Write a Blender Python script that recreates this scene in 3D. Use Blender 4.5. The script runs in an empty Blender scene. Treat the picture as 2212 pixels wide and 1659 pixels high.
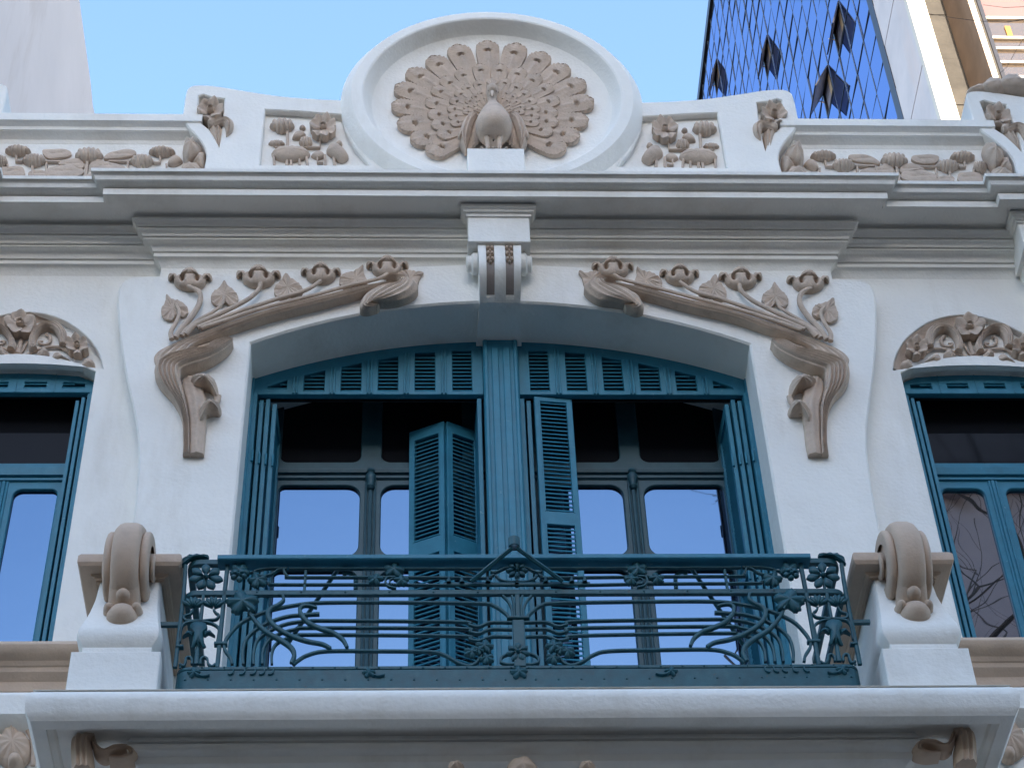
import bpy, math, random
import numpy as np
from mathutils import Vector, Matrix
from mathutils.geometry import tessellate_polygon

random.seed(7)
scene = bpy.context.scene
COL = scene.collection

# ------------------------------------------------------------------ camera
IW, IH, FPX = 2212.0, 1659.0, 4473.0            # photo survey grid and focal length in its pixels
CAM = np.array([-0.561, -9.999, -10.526])
_p, _y, _r = np.radians([45.288, 3.603, 2.481])
_cy, _sy, _cp, _sp, _cr, _sr = math.cos(_y), math.sin(_y), math.cos(_p), math.sin(_p), math.cos(_r), math.sin(_r)
_e1 = np.array([_cy, -_sy, 0]); _e2 = np.array([_sy, _cy, 0]); _ez = np.array([0, 0, 1.0])
FW = _cp * _e2 + _sp * _ez
_u1 = -_sp * _e2 + _cp * _ez
RT = _cr * _e1 - _sr * _u1
UP = _sr * _e1 + _cr * _u1
cam = bpy.data.cameras.new('camera')
cam.sensor_fit = 'HORIZONTAL'; cam.sensor_width = 36.0
cam.lens = 36.0 * FPX / IW
cam.clip_start = 0.1; cam.clip_end = 2000
camo = bpy.data.objects.new('camera', cam); COL.objects.link(camo)
camo.matrix_world = Matrix(((RT[0], UP[0], -FW[0], CAM[0]), (RT[1], UP[1], -FW[1], CAM[1]), (RT[2], UP[2], -FW[2], CAM[2]), (0, 0, 0, 1)))
scene.camera = camo

# ------------------------------------------------------------------ sky, sun, exposure
SUN_EL = math.radians(15)
SUN_DIR = Vector((0.04, -1.0, 0.0)).normalized() * math.cos(SUN_EL) + Vector((0, 0, math.sin(SUN_EL)))
world = bpy.data.worlds.new('World'); scene.world = world; world.use_nodes = True
wn = world.node_tree.nodes; wl = world.node_tree.links; wn.clear()
sky = wn.new('ShaderNodeTexSky'); sky.sky_type = 'NISHITA'; sky.sun_disc = False
sky.sun_elevation = SUN_EL
sky.sun_rotation = math.atan2(SUN_DIR.x, SUN_DIR.y)
sky.altitude = 50; sky.air_density = 1.0; sky.dust_density = 1.2; sky.ozone_density = 2.2
bg = wn.new('ShaderNodeBackground'); bg.inputs['Strength'].default_value = 0.15
wo = wn.new('ShaderNodeOutputWorld')
wl.new(sky.outputs[0], bg.inputs[0]); wl.new(bg.outputs[0], wo.inputs[0])
sun = bpy.data.lights.new('sun', 'SUN'); sun.energy = 3.6; sun.angle = math.radians(0.5); sun.color = (1.0, 0.86, 0.68)
suno = bpy.data.objects.new('sun', sun); COL.objects.link(suno)
suno.rotation_euler = (-SUN_DIR).to_track_quat('-Z', 'Y').to_euler(); suno.location = (20, -40, 60)
vs = scene.view_settings
vs.view_transform = 'Standard'; vs.look = 'None'; vs.exposure = 2.25; vs.gamma = 1.0; vs.use_curve_mapping = False

# ------------------------------------------------------------------ helpers
def PT(u, v, y):
    """survey point (u, v) of the photograph on the vertical plane at depth y"""
    d = (u - IW / 2) / FPX * RT - (v - IH / 2) / FPX * UP + FW
    t = (y - CAM[1]) / d[1]
    return CAM + t * d
K = IW / 3679.0
class Fr:
    """survey frame: a crop of the photograph (source offset, magnification) laid on the plane y"""
    def __init__(s, x0, y0, m, y, sign=1, cx=0.0, b=None):
        s.x0, s.y0, s.m, s.y, s.sign, s.cx = x0, y0, m, y, sign, cx
        s.b = y if b is None else b                # plane the relief stands on (y is the plane its face was traced on)
    def __call__(s, x, v, y=None):
        p = PT(K * (s.x0 + x / s.m), K * (s.y0 + v / s.m), s.y if y is None else y)
        return (s.cx + s.sign * (p[0] - s.cx), p[2])
    def px(s):                                     # metres per crop pixel, horizontally
        a = s(1000, 800); b = s(1100, 800)
        return abs(b[0] - a[0]) / 100
    def mir(s, cx=0.0):
        return Fr(s.x0, s.y0, s.m, s.y, -s.sign, cx, s.b)
    def at(s, y, b=None):
        return Fr(s.x0, s.y0, s.m, y, s.sign, s.cx, b)

def cat(pts, n=6):
    """Catmull-Rom through points of any dimension"""
    P = [np.array(p, float) for p in pts]
    if len(P) < 3:
        return [tuple(P[0] + (P[-1] - P[0]) * i / n) for i in range(n + 1)]
    Q = [2 * P[0] - P[1]] + P + [2 * P[-1] - P[-2]]
    out = []
    for i in range(1, len(Q) - 2):
        for k in range(n):
            t = k / n
            out.append(0.5 * (2 * Q[i] + (Q[i + 1] - Q[i - 1]) * t + (2 * Q[i - 1] - 5 * Q[i] + 4 * Q[i + 1] - Q[i + 2]) * t * t + (3 * Q[i] - Q[i - 1] - 3 * Q[i + 1] + Q[i + 2]) * t ** 3))
    out.append(P[-1])
    return [tuple(p) for p in out]

def catc(pts, n=6):
    P = [np.array(p, float) for p in pts]; N = len(P); out = []
    for i in range(N):
        a, b, c, d = P[i - 1], P[i], P[(i + 1) % N], P[(i + 2) % N]
        for k in range(n):
            t = k / n
            out.append(tuple(0.5 * (2 * b + (c - a) * t + (2 * a - 5 * b + 4 * c - d) * t * t + (3 * b - a - 3 * c + d) * t ** 3)))
    return out

def resample(pts, n):
    P = np.array(pts, float); d = np.r_[0, np.cumsum(np.linalg.norm(np.diff(P, axis=0), axis=1))]
    s = np.linspace(0, d[-1], n)
    return [tuple(np.interp(x, d, P[:, k]) for k in range(P.shape[1])) for x in s]

def inset(poly, d):
    """move a closed 2D outline inwards by d"""
    P = np.array(poly, float); n = len(P)
    area = 0.5 * np.sum(P[:, 0] * np.roll(P[:, 1], -1) - np.roll(P[:, 0], -1) * P[:, 1])
    sg = 1 if area > 0 else -1
    out = []
    for i in range(n):
        a, b, c = P[i - 1], P[i], P[(i + 1) % n]
        e1 = b - a; e2 = c - b
        e1 /= (np.linalg.norm(e1) + 1e-12); e2 /= (np.linalg.norm(e2) + 1e-12)
        n1 = np.array([-e1[1], e1[0]]) * sg; n2 = np.array([-e2[1], e2[0]]) * sg
        m = n1 + n2; L = np.linalg.norm(m)
        if L < 1e-6: m = n1; L = 1
        m = m / L; k = d / max(0.35, float(m @ n1))
        out.append(tuple(b + m * k))
    return out

class MB:
    def __init__(s): s.v = []; s.f = []
    def add(s, vs_, fs_):
        o = len(s.v); s.v += [tuple(map(float, p)) for p in vs_]; s.f += [tuple(i + o for i in f) for f in fs_]
        return s
    def box(s, x0, x1, y0, y1, z0, z1):
        v = [(x, y, z) for z in (z0, z1) for y in (y0, y1) for x in (x0, x1)]
        return s.add(v, [(0, 2, 3, 1), (4, 5, 7, 6), (0, 1, 5, 4), (2, 6, 7, 3), (0, 4, 6, 2), (1, 3, 7, 5)])
    def bbox(s, x0, x1, y0, y1, z0, z1, b=0.008):
        """box with chamfered front edges (front = y0)"""
        o = [(x0, z0), (x1, z0), (x1, z1), (x0, z1)]; i = [(x0 + b, z0 + b), (x1 - b, z0 + b), (x1 - b, z1 - b), (x0 + b, z1 - b)]
        v = [(x, y1, z) for x, z in o] + [(x, y0 + b, z) for x, z in o] + [(x, y0, z) for x, z in i]
        f = [(3, 2, 1, 0), (8, 9, 10, 11)]
        for k in range(4):
            j = (k + 1) % 4
            f += [(k, j, 4 + j, 4 + k), (4 + k, 4 + j, 8 + j, 8 + k)]
        return s.add(v, f)
    def grid(s, rows, cu=False, cv=False):
        nr, nc = len(rows), len(rows[0]); v = [p for r in rows for p in r]; f = []
        for i in range(nr if cv else nr - 1):
            for j in range(nc if cu else nc - 1):
                a = i * nc + j; b = i * nc + (j + 1) % nc; c = ((i + 1) % nr) * nc + (j + 1) % nc; d = ((i + 1) % nr) * nc + j
                f.append((a, b, c, d))
        return s.add(v, f)
    def cap(s, ring): return s.add(ring, [tuple(range(len(ring)))])
    def plate(s, outer, holes, y0, y1, bev=0.0, back=False):
        """wall plate with openings: front face at y0, sides back to y1; outlines are (x, z)"""
        loops = [outer] + list(holes)
        fl = [inset(outer, bev)] + [inset(h, -bev) for h in holes] if bev else loops
        pts = [Vector((p[0], p[1], 0)) for l in fl for p in l]
        tris = tessellate_polygon([[Vector((p[0], p[1], 0)) for p in l] for l in fl])
        s.add([(p.x, y0, p.y) for p in pts], [tuple(t) for t in tris])
        if back: s.add([(p.x, y1, p.y) for p in pts], [tuple(t) for t in tris])
        for l, g in zip(loops, fl):
            rows = [[(p[0], y0, p[1]) for p in g]]
            if bev: rows.append([(p[0], y0 + bev, p[1]) for p in l])
            rows.append([(p[0], y1, p[1]) for p in l])
            s.grid(rows, cu=True)
        return s
    def tube(s, pts, rad, n=8, sq=1.0, ends=True):
        """round tube along 3D points, rad a number or a list; sq flattens it along y"""
        P = [np.array(p, float) for p in pts]; N = len(P)
        R_ = [rad] * N if not hasattr(rad, '__len__') else list(np.interp(np.linspace(0, 1, N), np.linspace(0, 1, len(rad)), rad))
        rows = []; prev = None
        for i in range(N):
            t = P[min(i + 1, N - 1)] - P[max(i - 1, 0)]; t = t / (np.linalg.norm(t) + 1e-12)
            if prev is None:
                a = np.array([0, 1.0, 0]) if abs(t[1]) < 0.9 else np.array([1.0, 0, 0])
            else: a = prev
            a = a - t * (a @ t); a /= (np.linalg.norm(a) + 1e-12); b = np.cross(t, a); prev = a
            ring = []
            for k in range(n):
                w = 2 * math.pi * k / n
                o = a * math.cos(w) * R_[i] + b * math.sin(w) * R_[i]
                o[1] *= sq
                ring.append(tuple(P[i] + o))
            rows.append(ring)
        s.grid(rows, cu=True)
        if ends: s.cap(rows[0][::-1]); s.cap(rows[-1])
        return s
    def bar(s, pts, w, y0, y1, taper=None):
        """flat iron bar: 2D path (x, z), width w in the plane, from y0 (front) to y1"""
        P = [np.array(p, float) for p in pts]; N = len(P); rows = []
        for i in range(N):
            t = P[min(i + 1, N - 1)] - P[max(i - 1, 0)]; t = t / (np.linalg.norm(t) + 1e-12)
            m = np.array([-t[1], t[0]]); ww = w * (np.interp(i / (N - 1), np.linspace(0, 1, len(taper)), taper) if taper else 1)
            a = P[i] + m * ww / 2; b = P[i] - m * ww / 2; c = 0.16 * ww
            a2 = a - m * c; b2 = b + m * c
            rows.append([(a2[0], y0, a2[1]), (a[0], y0 + c, a[1]), (a[0], y1, a[1]), (b[0], y1, b[1]), (b[0], y0 + c, b[1]), (b2[0], y0, b2[1])])
        s.grid(rows, cu=True); s.cap(rows[0][::-1]); s.cap(rows[-1])
        return s
    def ribbon(s, L, R_, y0, h, n=40, m=18, grooves=0, gd=0.12, hp=(1,), power=4.0, tilt=0.0):
        """raised plaster band between two 2D edges, rising h from the plane y0, with combed grooves"""
        L = resample(cat(L), n); R_ = resample(cat(R_), n); rows = []
        for i in range(n):
            u = i / (n - 1); hh = h * np.interp(u, np.linspace(0, 1, len(hp)), hp)
            a = np.array(L[i]); b = np.array(R_[i]); row = [(a[0], y0 + 0.004, a[1])]
            for j in range(m + 1):
                t = j / m; q = (1 - abs(2 * t - 1) ** power) * 0.45 + 0.55
                g = (0.5 - 0.5 * math.cos(2 * math.pi * grooves * t)) if grooves else 0
                p = a + (b - a) * t
                row.append((p[0], y0 - hh * (q - gd * g + tilt * (t - 0.5)), p[1]))
            row.append((b[0], y0 + 0.004, b[1])); rows.append(row)
        s.grid(rows)
        s.add(rows[0], [tuple(range(m + 3))]); s.add(rows[-1], [tuple(range(m + 3))])
        return s
    def dome(s, outline, y0, h, rings=5, power=0.5, ctr=None, rib=0, ribd=0.0, edge=0.25, fn=None, skirt=None):
        """cushioned relief: closed 2D outline rising from y0; edge = part of the height that stands straight up"""
        P = np.array(outline, float); c = P.mean(0) if ctr is None else np.array(ctr, float); rows = []
        n = len(P); rows.append([(p[0], y0 + 0.003 if skirt is None else y0 + skirt, p[1]) for p in P])
        for k in range(rings):
            q = k / rings; row = []
            for i, p in enumerate(P):
                w = p + (c - p) * q
                z = edge + (1 - edge) * (1 - (1 - q) ** 2) ** power
                if rib: z -= ribd * (0.5 - 0.5 * math.cos(2 * math.pi * rib * i / n)) * (1 - q)
                if fn: z += fn((w[0] - c[0]), (w[1] - c[1]))
                row.append((w[0], y0 - h * z, w[1]))
            rows.append(row)
        s.grid(rows, cu=True)
        zc = 1.0 + (fn(0, 0) if fn else 0)
        o = len(s.v); s.v.append((float(c[0]), y0 - h * zc, float(c[1])))
        for i in range(n): s.f.append((o - n + i, o - n + (i + 1) % n, o))
        return s
    def lathe_y(s, cx, cz, prof, n=96, sz=1.0):
        """profile of (radius, y) turned about a line parallel to y"""
        rows = [[(cx + r * math.cos(2 * math.pi * k / n), y, cz + sz * r * math.sin(2 * math.pi * k / n)) for k in range(n)] for r, y in prof]
        return s.grid(rows, cu=True)
    def lathe_z(s, cx, cy, prof, n=16):
        rows = [[(cx + r * math.cos(2 * math.pi * k / n), cy + r * math.sin(2 * math.pi * k / n), z) for k in range(n)] for r, z in prof]
        return s.grid(rows, cu=True)
    def sweep(s, path, prof, close_ends=True):
        """moulding: profile of (out, z) along a plan path of (x, y); out is measured to the right of the path (towards the street)"""
        P = [np.array(p, float) for p in path]; N = len(P); rows = []
        for i in range(N):
            d1 = P[i] - P[i - 1] if i else P[1] - P[0]; d2 = P[i + 1] - P[i] if i < N - 1 else d1
            d1 = d1 / np.linalg.norm(d1); d2 = d2 / np.linalg.norm(d2)
            n1 = np.array([d1[1], -d1[0]]); n2 = np.array([d2[1], -d2[0]])
            m = n1 + n2; m = m / (m @ m) * 2 if abs(m @ m) > 1e-6 else n1
            rows.append([(P[i][0] + m[0] * o, P[i][1] + m[1] * o, z) for o, z in prof])
        s.grid(rows)
        if close_ends: s.cap(rows[0]); s.cap(rows[-1])
        return s
    def xf(s, M):
        s.v = [tuple(M @ Vector(p)) for p in s.v]; return s

WPOS = {}
def obj(name, mb, mat, parent=None, label=None, sharp=38, kind=None, cat_=None, group=None, recalc=False):
    V = np.array(mb.v, float); c = (V.min(0) + V.max(0)) / 2
    if parent is None: c[2] = V[:, 2].min()
    me = bpy.data.meshes.new(name)
    me.from_pydata((V - c).tolist(), [], mb.f)
    me.validate()
    if recalc:
        import bmesh
        b = bmesh.new(); b.from_mesh(me); bmesh.ops.recalc_face_normals(b, faces=b.faces); b.to_mesh(me); b.free()
    me.materials.append(mat)
    me.polygons.foreach_set('use_smooth', [True] * len(me.polygons))
    me.set_sharp_from_angle(angle=math.radians(sharp))
    o = bpy.data.objects.new(name, me); COL.objects.link(o)
    place(o, Vector(c), parent); tag(o, label, cat_, group, kind)
    return o
def place(o, pos, parent=None):
    WPOS[o] = Vector(pos)
    if parent is not None:
        o.parent = parent; o.location = Vector(pos) - WPOS[parent]
    else: o.location = pos
def tag(o, label=None, cat_=None, group=None, kind=None):
    if label: o['label'] = label
    if cat_: o['category'] = cat_
    if group: o['group'] = group
    if kind: o['kind'] = kind
def thing(name, label, cat_, loc=(0, 0, 0), group=None):
    o = bpy.data.objects.new(name, None); COL.objects.link(o); o.empty_display_size = 0.3
    place(o, Vector(loc)); tag(o, label, cat_, group); return o
def copy_to(src, pos, parent):
    c = src.copy(); COL.objects.link(c); c.parent = None; place(c, Vector(pos), parent); return c
def copy_shift(src, d, parent): return copy_to(src, WPOS[src] + Vector(d), parent)

# ------------------------------------------------------------------ materials
def mat(name, base, rough=0.7, var=0.12, scale=3.0, bump=0.15, bscale=60.0, dirt=None, dirt_amt=0.0, dirt_scale=1.2, metal=0.0, spec=0.5, streak=0.0, bdist=0.01, chip=None):
    m = bpy.data.materials.new(name); m.use_nodes = True
    N = m.node_tree.nodes; L = m.node_tree.links; B = N['Principled BSDF']
    B.inputs['Roughness'].default_value = rough; B.inputs['Metallic'].default_value = metal
    B.inputs['Specular IOR Level'].default_value = spec
    geo = N.new('ShaderNodeNewGeometry')
    n1 = N.new('ShaderNodeTexNoise'); n1.inputs['Scale'].default_value = scale; n1.inputs['Detail'].default_value = 6; n1.inputs['Roughness'].default_value = 0.6
    L.new(geo.outputs['Position'], n1.inputs['Vector'])
    cr = N.new('ShaderNodeMapRange'); cr.inputs['From Min'].default_value = 0.3; cr.inputs['From Max'].default_value = 0.7
    cr.inputs['To Min'].default_value = 1 - var; cr.inputs['To Max'].default_value = 1 + var * 0.6
    L.new(n1.outputs['Fac'], cr.inputs['Value'])
    mul = N.new('ShaderNodeVectorMath'); mul.operation = 'SCALE'; mul.inputs[0].default_value = base[:3]
    L.new(cr.outputs[0], mul.inputs['Scale'])
    out = mul.outputs[0]
    if dirt:
        mp = N.new('ShaderNodeMapping'); mp.inputs['Scale'].default_value = (1, 1, 0.25 if streak else 1)
        L.new(geo.outputs['Position'], mp.inputs['Vector'])
        n2 = N.new('ShaderNodeTexNoise'); n2.inputs['Scale'].default_value = dirt_scale; n2.inputs['Detail'].default_value = 9; n2.inputs['Roughness'].default_value = 0.68
        L.new(mp.outputs[0], n2.inputs['Vector'])
        r2 = N.new('ShaderNodeMapRange'); r2.inputs['From Min'].default_value = 0.52; r2.inputs['From Max'].default_value = 0.75; r2.inputs['To Max'].default_value = dirt_amt
        L.new(n2.outputs['Fac'], r2.inputs['Value'])
        mx = N.new('ShaderNodeMix'); mx.data_type = 'RGBA'
        L.new(r2.outputs[0], mx.inputs['Factor']); L.new(out, mx.inputs['A']); mx.inputs['B'].default_value = (*dirt[:3], 1)
        out = mx.outputs['Result']
    if chip:                                                     # small worn or stained spots: (colour, scale, threshold, amount)
        n5 = N.new('ShaderNodeTexNoise'); n5.inputs['Scale'].default_value = chip[1]; n5.inputs['Detail'].default_value = 4; n5.inputs['Roughness'].default_value = 0.7
        L.new(geo.outputs['Position'], n5.inputs['Vector'])
        r5 = N.new('ShaderNodeMapRange'); r5.inputs['From Min'].default_value = chip[2]; r5.inputs['From Max'].default_value = chip[2] + 0.06; r5.inputs['To Max'].default_value = chip[3]
        L.new(n5.outputs['Fac'], r5.inputs['Value'])
        m5 = N.new('ShaderNodeMix'); m5.data_type = 'RGBA'
        L.new(r5.outputs[0], m5.inputs['Factor']); L.new(out, m5.inputs['A']); m5.inputs['B'].default_value = (*chip[0], 1)
        out = m5.outputs['Result']
    L.new(out, B.inputs['Base Color'])
    rr = N.new('ShaderNodeMapRange'); rr.inputs['To Min'].default_value = rough * 0.85; rr.inputs['To Max'].default_value = min(1, rough * 1.15)
    L.new(n1.outputs['Fac'], rr.inputs['Value']); L.new(rr.outputs[0], B.inputs['Roughness'])
    if bump:
        n3 = N.new('ShaderNodeTexNoise'); n3.inputs['Scale'].default_value = bscale; n3.inputs['Detail'].default_value = 5
        L.new(geo.outputs['Position'], n3.inputs['Vector'])
        n4 = N.new('ShaderNodeTexNoise'); n4.inputs['Scale'].default_value = bscale * 0.13; n4.inputs['Detail'].default_value = 3
        L.new(geo.outputs['Position'], n4.inputs['Vector'])
        ad = N.new('ShaderNodeMath'); ad.operation = 'MULTIPLY_ADD'; ad.inputs[1].default_value = 2.5
        L.new(n4.outputs['Fac'], ad.inputs[0]); L.new(n3.outputs['Fac'], ad.inputs[2])
        bp = N.new('ShaderNodeBump'); bp.inputs['Strength'].default_value = bump; bp.inputs['Distance'].default_value = bdist
        L.new(ad.outputs[0], bp.inputs['Height']); L.new(bp.outputs[0], B.inputs['Normal'])
    return m

def glass_mat(name, tint, refl, rough=0.015, dark=(0.012, 0.013, 0.016), wav=0.0, spec=0.15):
    m = bpy.data.materials.new(name); m.use_nodes = True
    N = m.node_tree.nodes; L = m.node_tree.links; B = N['Principled BSDF']
    B.inputs['Base Color'].default_value = (*dark, 1); B.inputs['Roughness'].default_value = 0.05; B.inputs['Specular IOR Level'].default_value = spec
    g = N.new('ShaderNodeBsdfGlossy'); g.inputs['Color'].default_value = (*tint, 1); g.inputs['Roughness'].default_value = rough
    mx = N.new('ShaderNodeMixShader'); mx.inputs[0].default_value = refl
    L.new(B.outputs[0], mx.inputs[1]); L.new(g.outputs[0], mx.inputs[2]); L.new(mx.outputs[0], N['Material Output'].inputs['Surface'])
    if wav:
        geo = N.new('ShaderNodeNewGeometry'); n = N.new('ShaderNodeTexNoise'); n.inputs['Scale'].default_value = 2.2; n.inputs['Detail'].default_value = 1
        L.new(geo.outputs['Position'], n.inputs['Vector'])
        bp = N.new('ShaderNodeBump'); bp.inputs['Strength'].default_value = wav; bp.inputs['Distance'].default_value = 0.02
        L.new(n.outputs['Fac'], bp.inputs['Height']); L.new(bp.outputs[0], g.inputs['Normal'])
    return m

M = {}
M['white'] = mat('white_stucco', (0.845, 0.82, 0.765), 0.8, 0.05, 1.6, 0.35, 40, dirt=(0.58, 0.52, 0.43), dirt_amt=0.5, dirt_scale=1.8, streak=1, chip=((0.40, 0.36, 0.30), 16, 0.715, 0.55))
M['beige'] = mat('beige_plaster', (0.56, 0.44, 0.345), 0.85, 0.16, 7, 0.35, 70, dirt=(0.26, 0.19, 0.145), dirt_amt=0.5, dirt_scale=9, chip=((0.66, 0.57, 0.48), 30, 0.66, 0.5))
M['sand'] = mat('sand_plaster', (0.56, 0.42, 0.315), 0.82, 0.10, 5, 0.25, 60, dirt=(0.28, 0.21, 0.16), dirt_amt=0.3, dirt_scale=4)
M['groove'] = mat('grey_plaster', (0.30, 0.255, 0.23), 0.85, 0.10, 6, 0.2, 60)
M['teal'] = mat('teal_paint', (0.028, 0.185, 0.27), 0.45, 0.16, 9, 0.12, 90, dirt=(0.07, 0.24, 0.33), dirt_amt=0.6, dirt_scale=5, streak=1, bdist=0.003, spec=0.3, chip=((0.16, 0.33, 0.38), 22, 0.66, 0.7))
M['teal_dk'] = mat('dark_teal_paint', (0.026, 0.082, 0.105), 0.45, 0.2, 8, 0.12, 80, dirt=(0.07, 0.10, 0.11), dirt_amt=0.4, dirt_scale=4, bdist=0.003, spec=0.3)  # darker teal for the glazed doors
M['iron'] = mat('teal_iron', (0.016, 0.088, 0.112), 0.45, 0.25, 14, 0.2, 110, dirt=(0.055, 0.15, 0.17), dirt_amt=0.55, dirt_scale=12, bdist=0.003, spec=0.35, chip=((0.07, 0.055, 0.045), 26, 0.66, 0.8))
M['glass'] = glass_mat('sky_tinted_glass', (0.25, 0.47, 0.80), 0.26, 0.01, wav=0.05)  # reflected sky blue is put into the mirror tint
M['glass_plain'] = glass_mat('plain_glass', (0.72, 0.74, 0.80), 0.36, 0.01, wav=0.12)
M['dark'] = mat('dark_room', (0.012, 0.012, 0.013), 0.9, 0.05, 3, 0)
M['street'] = mat('asphalt', (0.045, 0.034, 0.026), 0.9, 0.2, 2, 0.3, 30)
M['paving'] = mat('paving', (0.07, 0.046, 0.029), 0.85, 0.15, 2, 0.2, 20)
M['roofing'] = mat('roofing', (0.20, 0.15, 0.12), 0.9, 0.15, 2, 0.2, 20)

# ------------------------------------------------------------------ survey frames (crop offset, magnification, depth plane)
YS = -0.13                      # face of the door surround
YR = -1.06                      # plane of the balcony railing
ZA = Fr(0, 200, 1.7015, -0.12)
ZB = Fr(1180, 0, 1.8433, -0.11)
ZC = Fr(2280, 0, 1.5811, -0.12)
ZD = Fr(0, 850, 1.843, 0.0)
ZE = Fr(500, 850, 1.58, YS)
ZG = Fr(2800, 850, 1.843, 0.0)
ZH = Fr(0, 1750, 1.6445, -1.1)
ZI = Fr(600, 1850, 1.7015, YR)
ZK2 = Fr(1600, 700, 2.765, YS)
ZL = Fr(850, 1350, 1.58, 0.6)   # left half of the doorway
ZM = Fr(1850, 1350, 1.58, 0.6)  # right half of the doorway
ZN = Fr(0, 300, 3.16, 0.0)      # left lotus bed
GZ = -12.15                     # street level

# ------------------------------------------------------------------ ground, street, far setting
def sheet(name, x0, x1, y0, y1, z, m, label, cat_='ground'):
    b = MB(); b.add([(x0, y0, z), (x1, y0, z), (x1, y1, z), (x0, y1, z)], [(0, 1, 2, 3)])
    o = obj(name, b, m, None, label, kind='structure'); return o
sheet('ground', -400, 400, -400, 400, GZ - 0.02, M['paving'], 'wide city ground below the buildings')
sheet('road', -200, 200, -17.0, -5.0, GZ - 0.012, M['street'], 'asphalt street in front of the building')
for y0, y1 in ((-5.0, 0.4), (-20.0, -17.0)):
    b = MB(); b.box(-200, 200, y0, y1, GZ - 0.1, GZ + 0.12)
    obj('pavement', b, M['paving'], None, 'brown paved footway with kerb %s' % ('along the foot of the building' if y0 > -10 else 'on the far side of the street'), kind='structure')

# ------------------------------------------------------------------ the building: walls
BLD = thing('building', 'white art nouveau building with beige plaster flowers, teal shutters and a peacock gable', 'building', (0, 0.5, GZ))
WX = 3.335                                                  # centre line of a side window
def arc(hw, zs, sag, n=24, cx=0.0):
    if sag < 1e-6: return [(cx - hw, zs), (cx + hw, zs)]
    r = (hw * hw + sag * sag) / (2 * sag); a = math.asin(hw / r)
    return [(cx + r * math.sin(-a + 2 * a * k / n), zs + sag - r + r * math.cos(-a + 2 * a * k / n)) for k in range(n + 1)]

def side_window_outline(cx, hw=0.548, zb=-2.75, zs=-0.29, sag=0.165):
    return [(cx - hw, zb)] + arc(hw, zs, sag, 16, cx) + [(cx + hw, zb)]
def lunette_outline(cx, sg):
    half = [(780, 882), (790, 820), (815, 755), (860, 685), (925, 625), (1010, 570), (1110, 535), (1200, 521), (1290, 517)]
    pts = [ZG(*p) for p in half]
    c0 = ZG(1290, 700)[0]
    L = [(cx - (c0 - p[0]), p[1]) for p in cat(pts, 4)]
    R_ = [(2 * cx - p[0], p[1]) for p in L[::-1][1:]]
    zb = L[0][1]
    bot = arc(cx - L[0][0], zb, 0.055, 12, cx)[::-1][1:-1]
    return L + R_ + bot
for sg in (-1, 1):
    cx = WX * sg
    b = MB()
    xa, xb = (2.05 * sg, 6.2 * sg) if sg > 0 else (6.2 * sg, 2.05 * sg)
    outer = [(xa, GZ), (xb, GZ), (xb, 1.0), (xa, 1.0)]
    w = side_window_outline(cx); lu = lunette_outline(cx, sg)
    b.plate(outer, [w, lu], 0.0, 0.11, 0.006)
    # reveals of the window opening
    b.grid([[(p[0], 0.10, p[1]) for p in w], [(p[0], 0.55, p[1]) for p in w]])
    obj('wall', b, M['white'], BLD)
    b = MB(); b.plate(lu, [], 0.055, 0.10); lun = obj('lunette', b, M['white'], BLD)
    # hollow beige rim of the lunette
    rim = [p for p in lu if True][:33]; inn = inset(lu, 0.075)[:33]; mid = inset(lu, 0.03)[:33]
    b = MB(); b.grid([[(p[0], 0.008, p[1]) for p in inset(lu, 0.003)[:33]], [(p[0], 0.035, p[1]) for p in mid], [(p[0], 0.052, p[1]) for p in inn]])
    obj('lunette_rim', b, M['beige'], lun)
# middle wall below the balcony and roof slab behind the parapet
b = MB(); b.box(-2.1, 2.1, -0.02, 0.2, GZ, -4.12); obj('wall', b, M['white'], BLD)
b = MB(); b.box(-6.2, 6.2, 0.16, 9.0, 1.0, 1.3); obj('roof', b, M['roofing'], BLD)
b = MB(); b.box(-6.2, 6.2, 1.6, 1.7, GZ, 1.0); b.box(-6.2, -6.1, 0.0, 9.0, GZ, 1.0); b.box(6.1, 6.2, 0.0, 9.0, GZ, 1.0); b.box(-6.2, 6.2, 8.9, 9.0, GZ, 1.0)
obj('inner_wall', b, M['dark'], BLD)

# ------------------------------------------------------------------ door surround with its arch
sur = [(1078, 568), (900, 574), (600, 586), (400, 595), (320, 597), (285, 599), (266, 607), (256, 624), (253, 650), (258, 720), (270, 800), (285, 870), (297, 940), (298, 1000), (292, 1080), (284, 1150), (279, 1250)]
surL = cat([(PT(u, v, YS)[0], PT(u, v, YS)[2]) for u, v in sur], 5)
surL[0] = (0.0, surL[0][1])
botx = surL[-1][0]
outer = [(-botx, -4.2), (-p[0] if 0 else -surL[-1][0], surL[-1][1])]
right = [(-p[0], p[1]) for p in surL]                       # centre -> right bottom
front_arch = arc(1.728, -0.14, 0.428, 36)
back_arch = arc(1.735, -0.141, 0.385, 36)
outline = [(botx, -4.2)] + surL[::-1] + right[1:] + [(-botx, -4.2), (1.745, -4.2)] + front_arch[::-1] + [(-1.745, -4.2)]
b = MB(); b.plate(outline, [], YS, 0.0, 0.014)
fr = [(-1.745, -4.2)] + front_arch + [(1.745, -4.2)]
bk = [(-1.752, -4.2)] + back_arch + [(1.752, -4.2)]
b.grid([[(p[0], YS + 0.014, p[1]) for p in fr], [(p[0], 0.24, p[1]) for p in bk], [(p[0], 0.8, p[1]) for p in bk]])
obj('door_surround', b, M['white'], BLD)

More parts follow.
